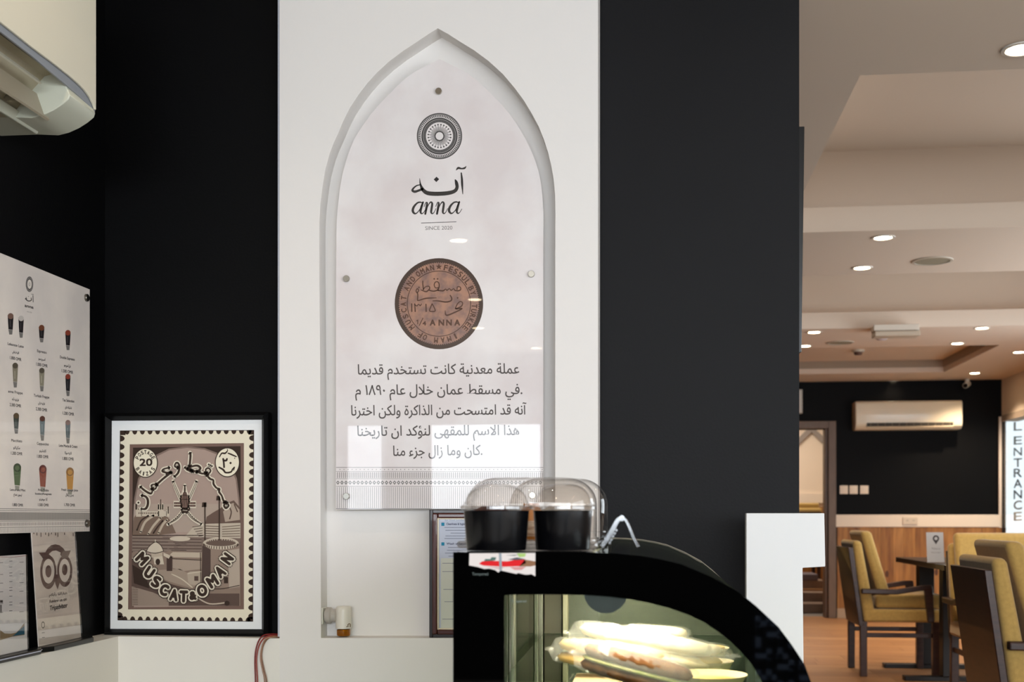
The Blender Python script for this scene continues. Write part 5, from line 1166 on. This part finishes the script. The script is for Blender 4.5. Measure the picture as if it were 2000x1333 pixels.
# ================================================================== DINING ROOM
def rb_(a, b): return MB().box(a, b)
def make_chair(name, label, group):
    t = thing(name, label, 'chair', (0, 0, 0), group)
    W_ = .25
    def slab(x0b, x1b, x0t, x1t, zb_, zt_, w, nm, m, bv, sg=3):
        vs = [(x0b, -w, zb_), (x1b, -w, zb_), (x1b, w, zb_), (x0b, w, zb_), (x0t, -w, zt_), (x1t, -w, zt_), (x1t, w, zt_), (x0t, w, zt_)]
        return obj(nm, MB().add(vs, [(0, 3, 2, 1), (4, 5, 6, 7), (0, 1, 5, 4), (1, 2, 6, 5), (2, 3, 7, 6), (3, 0, 4, 7)]), m, t, bevel=bv, seg=sg, smooth=True)
    slab(-.03, .0, -.10, -.07, .33, .84, W_, 'rear_panel', dark_wood, .004)
    slab(.0, .082, -.072, -.015, .365, .885, W_ + .002, 'back_pad', mustard, .024, 4)
    slab(.095, .175, -.02, .05, .53, .947, W_ - .015, 'back_cushion', mustard, .026, 4)
    slab(.0, .50, .0, .50, .355, .44, W_ + .004, 'seat_base', mustard, .018, 3)
    slab(.08, .51, .08, .51, .442, .535, W_ - .02, 'seat_cushion', mustard, .026, 4)
    for s_ in (-1, 1):
        y = s_ * (W_ + .022)
        pts_ = [(-.02, .575), (.20, .572), (.36, .598), (.42, .60), (.425, .57), (.36, .565), (.20, .538), (-.02, .542)]
        obj('armrest', MB().prism([(a, y - .02, b) for a, b in pts_], (0, .04, 0)).prism([(.37, y - .016, .58), (.425, y - .016, .58), (.435, y - .016, .36), (.395, y - .016, .36)], (0, .032, 0)), dark_wood, t, bevel=.006)
        for x_ in (.0, .455): 
            obj('leg', MB().prism([(x_ - .022, s_ * .225 - .022, .36), (x_ + .022, s_ * .225 - .022, .36), (x_ + .022, s_ * .225 + .022, .36), (x_ - .022, s_ * .225 + .022, .36)], (0, 0, -.36)), dark_wood, t, bevel=.004)
        obj('stretcher', MB().box((.022, s_ * .225 - .01, .255), (.433, s_ * .225 + .01, .285)), dark_wood, t, bevel=.003)
    return t
G = 'mustard armchairs in the dining room'
ch = make_chair('dining_chair', 'mustard armchair with dark wood legs, seen side-on left of the table', G)
p = P(1686, 1322, Z=0.0); ch.location = (p.x + .0, p.y + .225, 0)
p2_ = P(1960, 1360, Y=4.6)
c3 = dup(ch, (p2_.x + .03, 4.6 + .25, 0), 0.0, 'nearest mustard armchair, dark back panel, at the right edge', G)
p3_ = P(1848, 1150, Y=7.0)
c2 = dup(ch, (p3_.x + .29, 7.08, 0), -math.pi / 2, 'mustard armchair facing the camera behind the nearest one', G)
p4_ = P(1573, 1150, Y=9.2)
c4 = dup(ch, (p4_.x - .10, 9.4, 0), math.pi, 'mustard armchair mostly hidden behind the white notched panel', G)
# table
tb = thing('dining_table', 'dark wooden pedestal table behind the mustard chairs', 'table', (2.25, 8.02, 0))
pt = P(1750, 1087, Z=.74)
xl = 1.79
obj('tabletop', MB().box((xl, 7.34, .715), (xl + .85, 8.72, .75)), mat('table_dark', (40, 30, 26), 0.28, noise=.3, nscale=8, stretch=(1, 6, 1), coat=.2), tb, bevel=.003)
pxc = P(1836, 1200, Y=7.95).x
for y in (7.72, 8.36):
    obj('column', MB().box((pxc - .05, y - .05, .03), (pxc + .05, y + .05, .715)), mat('iron_black', (16, 14, 14), 0.4), tb, bevel=.004)
    obj('foot', MB().box((pxc - .28, y - .04, 0), (pxc + .28, y + .04, .03)), mat('iron_black', (16, 14, 14), 0.4), tb, bevel=.004)
# card holder on the table
YQ = 7.62; cd0, cd1 = P(1811, 1095, Y=YQ), P(1844.5, 1095, Y=YQ); ztc = P(1811, 1040.5, Y=YQ).z
t = thing('table_card', 'small grey table card with a round location pin, on the dining table', 'card', ((cd0.x + cd1.x) / 2, YQ, .75))
obj('card', MB().prism([(cd0.x, YQ, .753), (cd1.x, YQ, .753), (cd1.x, YQ + .03, ztc), (cd0.x, YQ + .03, ztc)], (0, .003, 0)), mat('card_grey', (176, 170, 166), 0.5), t)
obj('base', MB().box((cd0.x, YQ - .02, .7505), (cd1.x, YQ + .05, .756)), clear_thick, t)
KS = Sheet(plane_proj(Vector((cd0.x, YQ, .753)), Vector((0, -1, .03 / (ztc - .753))).normalized()), (0, -1, .1))
KS.disc(1828, 1052.5, 6.4, (60, 54, 54), 1, seg=20); KS.poly([(1822, 1055), (1834, 1055), (1828, 1064)], (60, 54, 54), 1.5); KS.disc(1828, 1052.5, 3.2, (176, 170, 166), 2, seg=16)
KS.text('Follow us', 1820, 1074, 1836, 1074, 4, (110, 104, 102), 1); KS.text('Find us here', 1819, 1081, 1837, 1081, 3, (120, 114, 110), 1)
KS.done('card_print', t, 'dark location pin over two lines of small text')
# far-wall air conditioner
ya5 = YF - .2
f0, f1 = P(1671, 784, Y=ya5), P(1880.5, 784, Y=ya5); zb5 = P(1700, 839.5, Y=ya5).z; zt5 = f0.z
t = thing('air_conditioner', 'long cream split air conditioner high on the far black wall', 'air conditioner', ((f0.x + f1.x) / 2, YF, zb5))
hh = zt5 - zb5
pr5 = [(YF, zt5), (ya5 + .03, zt5), (ya5 + .008, zt5 - .015), (ya5, zb5 + hh * .26), (ya5 + .01, zb5 + .03), (ya5 + .05, zb5), (YF, zb5)]
obj('body', MB().prism([(f0.x, y, z) for y, z in pr5], (f1.x - f0.x, 0, 0)), mat('ac_cream', (232, 218, 192), 0.3, coat=.3), t, bevel=.012, seg=3, smooth=True)
g0, g1 = P(1693, 830, Y=ya5).x, P(1862, 830, Y=ya5).x
obj('outlet', MB().box((g0, ya5 - .001, P(1700, 834, Y=ya5).z), (g1, ya5 + .03, P(1700, 826.5, Y=ya5).z)), mat('outlet_dark', (62, 54, 42), 0.6), t)
vb = MB()
obj('louvre', MB().prism([(g0, ya5 - .004, P(1700, 836.5, Y=ya5).z), (g0, ya5 - .01, P(1700, 834.5, Y=ya5).z), (g0, ya5 - .004, P(1700, 833.5, Y=ya5).z), (g0, ya5 + .004, P(1700, 835, Y=ya5).z)], (g1 - g0, 0, 0)), mat('ac_cream2', (214, 198, 168), 0.35), t)
for k in range(12):
    x_ = g0 + (g1 - g0) * (k + .5) / 12; vb.box((x_, ya5 - .003, P(1700, 833.5, Y=ya5).z), (x_ + .006, ya5 + .0, P(1700, 827, Y=ya5).z))
obj('fins', vb, mat('fin_tan', (120, 106, 84), 0.5), t)
# switch plates on the far wall
for k, (a, b) in enumerate(((1640, 1656), (1659, 1675), (1679.5, 1696))):
    x0, x1 = P(a, 957, Y=YF).x, P(b, 957, Y=YF).x; z0, z1 = P(a, 965.5, Y=YF).z, P(a, 949, Y=YF).z
    t = thing('light_switch', '%s of the three square cream switches beside the doorway' % ('left', 'middle', 'right')[k], 'switch', ((x0 + x1) / 2, YF, z0), 'switch plates beside the doorway')
    obj('plate', MB().box((x0, YF - .009, z0), (x1, YF, z1)), mat('switch_cream', (240, 222, 200), 0.4), t, bevel=.003)
    obj('rocker', MB().box((x0 + .02, YF - .013, z0 + .02), (x1 - .02, YF - .009, z1 - .02)), mat('switch_cream', (240, 222, 200), 0.4), t, bevel=.002)
x0, x1 = P(1762, 1018, Y=YF).x, P(1791, 1018, Y=YF).x; z0, z1 = P(1770, 1025, Y=YF).z, P(1770, 1011, Y=YF).z
t = thing('wall_outlet', 'double socket on the cream rail of the far wall', 'socket', ((x0 + x1) / 2, YF - .03, z0))
obj('plate', MB().box((x0, YF - .038, z0), (x1, YF - .03, z1)), mat('socket_cream', (216, 198, 176), 0.4), t, bevel=.002)
for fx in (.3, .72):
    xm = x0 + (x1 - x0) * fx; obj('socket_holes', MB().box((xm - .008, YF - .0385, z0 + .035), (xm - .004, YF - .0375, z0 + .045)).box((xm + .004, YF - .0385, z0 + .035), (xm + .008, YF - .0375, z0 + .045)), mat('hole', (60, 50, 44), 0.6), t)
# small pale box above the doorway
x0, x1 = P(1545, 780, Y=YF).x, P(1566, 780, Y=YF).x; z0, z1 = P(1560, 808, Y=YF - .06).z, P(1560, 761, Y=YF - .06).z
t = thing('wall_box', 'small pale box on the far black wall above the doorway', 'box', ((x0 + x1) / 2, YF, z0))
obj('housing', MB().box((x0, YF - .06, z0), (x1, YF, z1)), mat('box_grey_white', (196, 192, 182), 0.4), t, bevel=.006)
obj('lid', MB().box((x0 + .012, YF - .066, z0 + .015), (x1 - .012, YF - .06, z1 - .015)), mat('box_lid', (210, 206, 196), 0.4), t, bevel=.002)
# bullet camera in the far corner
pcv = P(1884, 748, Y=YF - .12)
t = thing('security_camera', 'small white bullet camera under the ceiling at the far black wall', 'camera', (pcv.x, YF - .12, CEIL))
obj('mount', MB().tube([(pcv.x + .03, YF - .1, CEIL), (pcv.x + .03, YF - .1, CEIL - .05)], .022, 14), white_plastic, t, smooth=True)
obj('camera_body', MB().tube([(pcv.x + .05, YF - .06, CEIL - .045), (pcv.x - .005, YF - .17, CEIL - .075)], .028, 16), white_plastic, t, smooth=True)
obj('lens', MB().tube([(pcv.x - .005, YF - .17, CEIL - .075), (pcv.x - .008, YF - .176, CEIL - .077)], .023, 16), mat('lens_black', (14, 12, 12), 0.2), t, smooth=True)
# ceiling fittings
warm = mat('downlight_lens', (255, 232, 190), 0.5, emit=(255, 232, 192), estr=26.0)
def downlight(x, y, label, power, z=CEIL, r=.042):
    t = thing('downlight', label, 'ceiling light', (x, y, z), 'round recessed ceiling downlights')
    obj('trim_ring', MB().lathe([(r, z - .001), (r + .004, z - .005), (r + .015, z - .004), (r + .017, z - .0005), (r, z - .0005)], (x, y, 0), 28), mat('ring_white', (214, 206, 196), 0.4), t, smooth=True)
    obj('lens', MB().lathe([(0.0005, z - .0008), (r, z - .0008), (r, z - .0024), (0.0005, z - .0024)], (x, y, 0), 24), warm, t, smooth=True)
    l = bpy.data.lights.new('downlight_beam', 'SPOT'); l.energy = power; l.color = (1.0, 0.80, 0.58); l.spot_size = math.radians(118); l.spot_blend = .8; l.shadow_soft_size = .04
    o = bpy.data.objects.new('downlight_beam', l); o.location = (x, y, z - .012); C.objects.link(o)
for a, b, lab, pw in ((1995, 95, 'nearest downlight, at the top right corner of the photo', 16), (1725, 464, 'upper of two downlights on the first ceiling beam', 44), (1684, 523, 'lower of two downlights on the first ceiling beam', 44),
                      (1590, 649, 'left downlight on the second beam, upper one', 38), (1572, 676, 'left downlight on the second beam, lower one beside the wall', 38), (1918, 641, 'upper right downlight on the second beam', 44), (1870, 671, 'lower right downlight on the second beam', 44),
                      (1990, 688, 'rightmost downlight beside the glazed wall', 120), (1904, 729, 'downlight near the bullet camera', 110), (1744, 745, 'downlight above the far air conditioner', 110)):
    p = P(a, b, Z=CEIL); downlight(p.x, p.y, lab, pw)
downlight(-0.98, 1.95, 'added unseen downlight brightening the left corner by the menu board', 15, z=2.8)  # added lamp, unseen, warms the left ledge and menu board
for x, y, lab in ((-.93, .2, 'downlight over the counter, in front of the niche sign'), (-1.08, -1.4, 'downlight behind the viewer, second from the niche'), (-1.72 + .5, -2.53, 'downlight behind the viewer, third from the niche'), (-.89, -3.6, 'downlight close to the back wall'), (1.35, .6, 'downlight right of the counter'), (1.0, -2.0, 'downlight behind the viewer on the right')):
    downlight(x, y, lab, 14 if x < 0 and y > -2 else 6)
for a, b, lab in ((1821, 509.5, 'round flush ceiling speaker on the first beam'), (1641, 669.5, 'round flush ceiling speaker on the second beam')):
    p = P(a, b, Z=CEIL); r = .098 if a > 1800 else .098
    t = thing('ceiling_speaker', lab, 'speaker', (p.x, p.y, CEIL), 'ceiling speakers')
    obj('rim', MB().lathe([(r - .006, CEIL - .0005), (r - .006, CEIL - .006), (r + .008, CEIL - .005), (r + .01, CEIL - .0005)], (p.x, p.y, 0), 36), mat('speaker_rim', (190, 180, 164), 0.4), t, smooth=True)
    obj('grille', MB().lathe([(.0005, CEIL - .0045), (r - .006, CEIL - .0035), (r - .006, CEIL - .0005), (.0005, CEIL - .0005)], (p.x, p.y, 0), 32), mat('speaker_grille', (150, 144, 124), 0.5, bump=.5, bscale=900), t, smooth=True)
# emergency light unit hanging under the second beam
pe0 = P(1707, 668, Y=8.75); pe1 = P(1796, 668, Y=8.75)
t = thing('emergency_light', 'white boxy emergency light fitting hanging under the second beam', 'light fitting', ((pe0.x + pe1.x) / 2, 8.75, CEIL))
zl1 = P(1707, 645, Y=8.75).z; zl0 = P(1707, 661, Y=8.75).z
obj('housing', MB().box((pe0.x, 8.75, CEIL - .045), (pe1.x, 8.87, CEIL)), mat('fitting_white', (214, 204, 190), 0.4), t, bevel=.004)
obj('diffuser', MB().box((pe0.x + .005, 8.735, CEIL - .085), (pe1.x + .004, 8.875, CEIL - .05)), mat('fitting_tan', (190, 174, 154), 0.4), t, bevel=.006)
EL = Sheet(lambda a, b: P(a, b, Y=8.75), (0, -1, 0)); zc_ = HZ - (CEIL - .022 - H) / 8.75 * F
EL.text('x KK', 1716, zc_ + 3, 1729, zc_ + 3, 5, (120, 116, 118), 1, bold=.2); EL.done('lettering', t)
pd = P(1721, 668, Z=CEIL - .085)
t = thing('dome_sensor', 'small pale dome below the emergency light fitting', 'sensor', (P(1722, 672, Y=8.9).x, 8.98, CEIL))
xd5 = P(1722, 672, Y=8.98).x
obj('dome', MB().lathe([(.0005, CEIL - .085), (.03, CEIL - .08), (.055, CEIL - .062), (.066, CEIL - .04), (.068, CEIL - .02)], (xd5, 8.98, 0), 28), mat('dome_lilac', (190, 180, 182), 0.3), t, smooth=True)
obj('mount', MB().lathe([(.074, CEIL - .02), (.076, CEIL - .0005), (.0005, CEIL - .0005), (.0005, CEIL - .021), (.074, CEIL - .021)], (xd5, 8.98, 0), 28), white_plastic, t, smooth=True)
pq = P(1676, 684, Z=CEIL + TH); 
t = thing('smoke_detector', 'small round smoke detector on the tray ceiling', 'smoke detector', (pq.x, pq.y, CEIL + TH)); zq = CEIL + TH
obj('base', MB().lathe([(.0005, zq - .0005), (.055, zq - .0005), (.055, zq - .02), (.0005, zq - .02)], (pq.x, pq.y, 0), 24), white_plastic, t, smooth=True)
obj('sensor_head', MB().lathe([(.04, zq - .02), (.03, zq - .045), (.0005, zq - .048)], (pq.x, pq.y, 0), 20), mat('detector_dark', (96, 70, 60), 0.5), t, smooth=True)
# room beyond the doorway: raised floor, steps, bench cushion, chair
rz_ = .22
struct('floor_beyond', MB().box((0.0, 13.6, 0), (3.2, YE, rz_)), wood_m[1])
st = thing('wooden_steps', 'grey-brown wooden steps beyond the doorway', 'steps', (1.9, 13.4, 0))
sm_ = mat('step_wood', (150, 124, 104), 0.5, noise=.2, nscale=10, stretch=(1, 6, 1))
for k, (y0_, h_) in enumerate(((13.0, .10), (13.3, .20))):
    obj('step', MB().box((1.35, y0_, 0 if k == 0 else 0), (2.5, 13.6, h_)), sm_, st, bevel=.004)
bn = thing('bench', 'low bench with a grey-violet cushion beyond the doorway', 'bench', (1.8, 13.9, rz_))
xb0, xb1 = P(1578, 1130, Y=13.75).x, P(1598, 1130, Y=13.75).x; zb0, zb1 = P(1590, 1135, Y=13.75).z, P(1590, 1122, Y=13.75).z
obj('cushion', MB().box((xb0 - .3, 13.75, zb0), (xb1, 14.2, zb1)), mat('cushion_violet', (112, 100, 104), 0.8), bn, bevel=.012)
obj('bench_frame', MB().box((xb0 - .3, 13.76, rz_), (xb1 + .08, 14.2, zb0)), sm_, bn, bevel=.003)
c5 = dup(ch, (P(1560, 1000, Y=14.7).x, 14.6, rz_ + .04), math.pi / 2 * 1.0, 'mustard armchair top visible through the far doorway', G)
bl_ = bpy.data.lights.new('room_beyond_light', 'AREA'); bl_.size = 1.2; bl_.energy = 30; bl_.color = (1, .9, .78)
o = bpy.data.objects.new('room_beyond_light', bl_); o.location = (1.6, 14.0, 2.55); C.objects.link(o)

# fretwork counter front behind the viewer: it shows mirrored in the black case border
fx0, fz1, yf = 0.45, 0.68, -1.5
fs_ = thing('fretwork_screen', 'pale fretwork counter front, mirrored dimly in the case border at lower right', 'screen', (0.7, yf, 0))
obj('backing', MB().box((fx0, yf - .03, 0), (1.15, yf - .015, fz1)), satin_black, fs_)
lm = MB(); g_ = .044; t_ = .020
for i in range(14):
    for j in range(14):
        x_ = fx0 + i * g_; z_ = .02 + j * g_; k = (i + 2 * j) % 5
        if k in (0, 1): lm.box((x_, yf - .015, z_), (x_ + g_ * 1.9, yf, z_ + t_))
        if k in (2, 4): lm.box((x_, yf - .015, z_), (x_ + t_, yf, z_ + g_ * 1.9))
lo_ = obj('lattice', lm, mat('lattice_blue_white', (170, 196, 240), 0.4), fs_); lo_['kind'] = 'stuff'
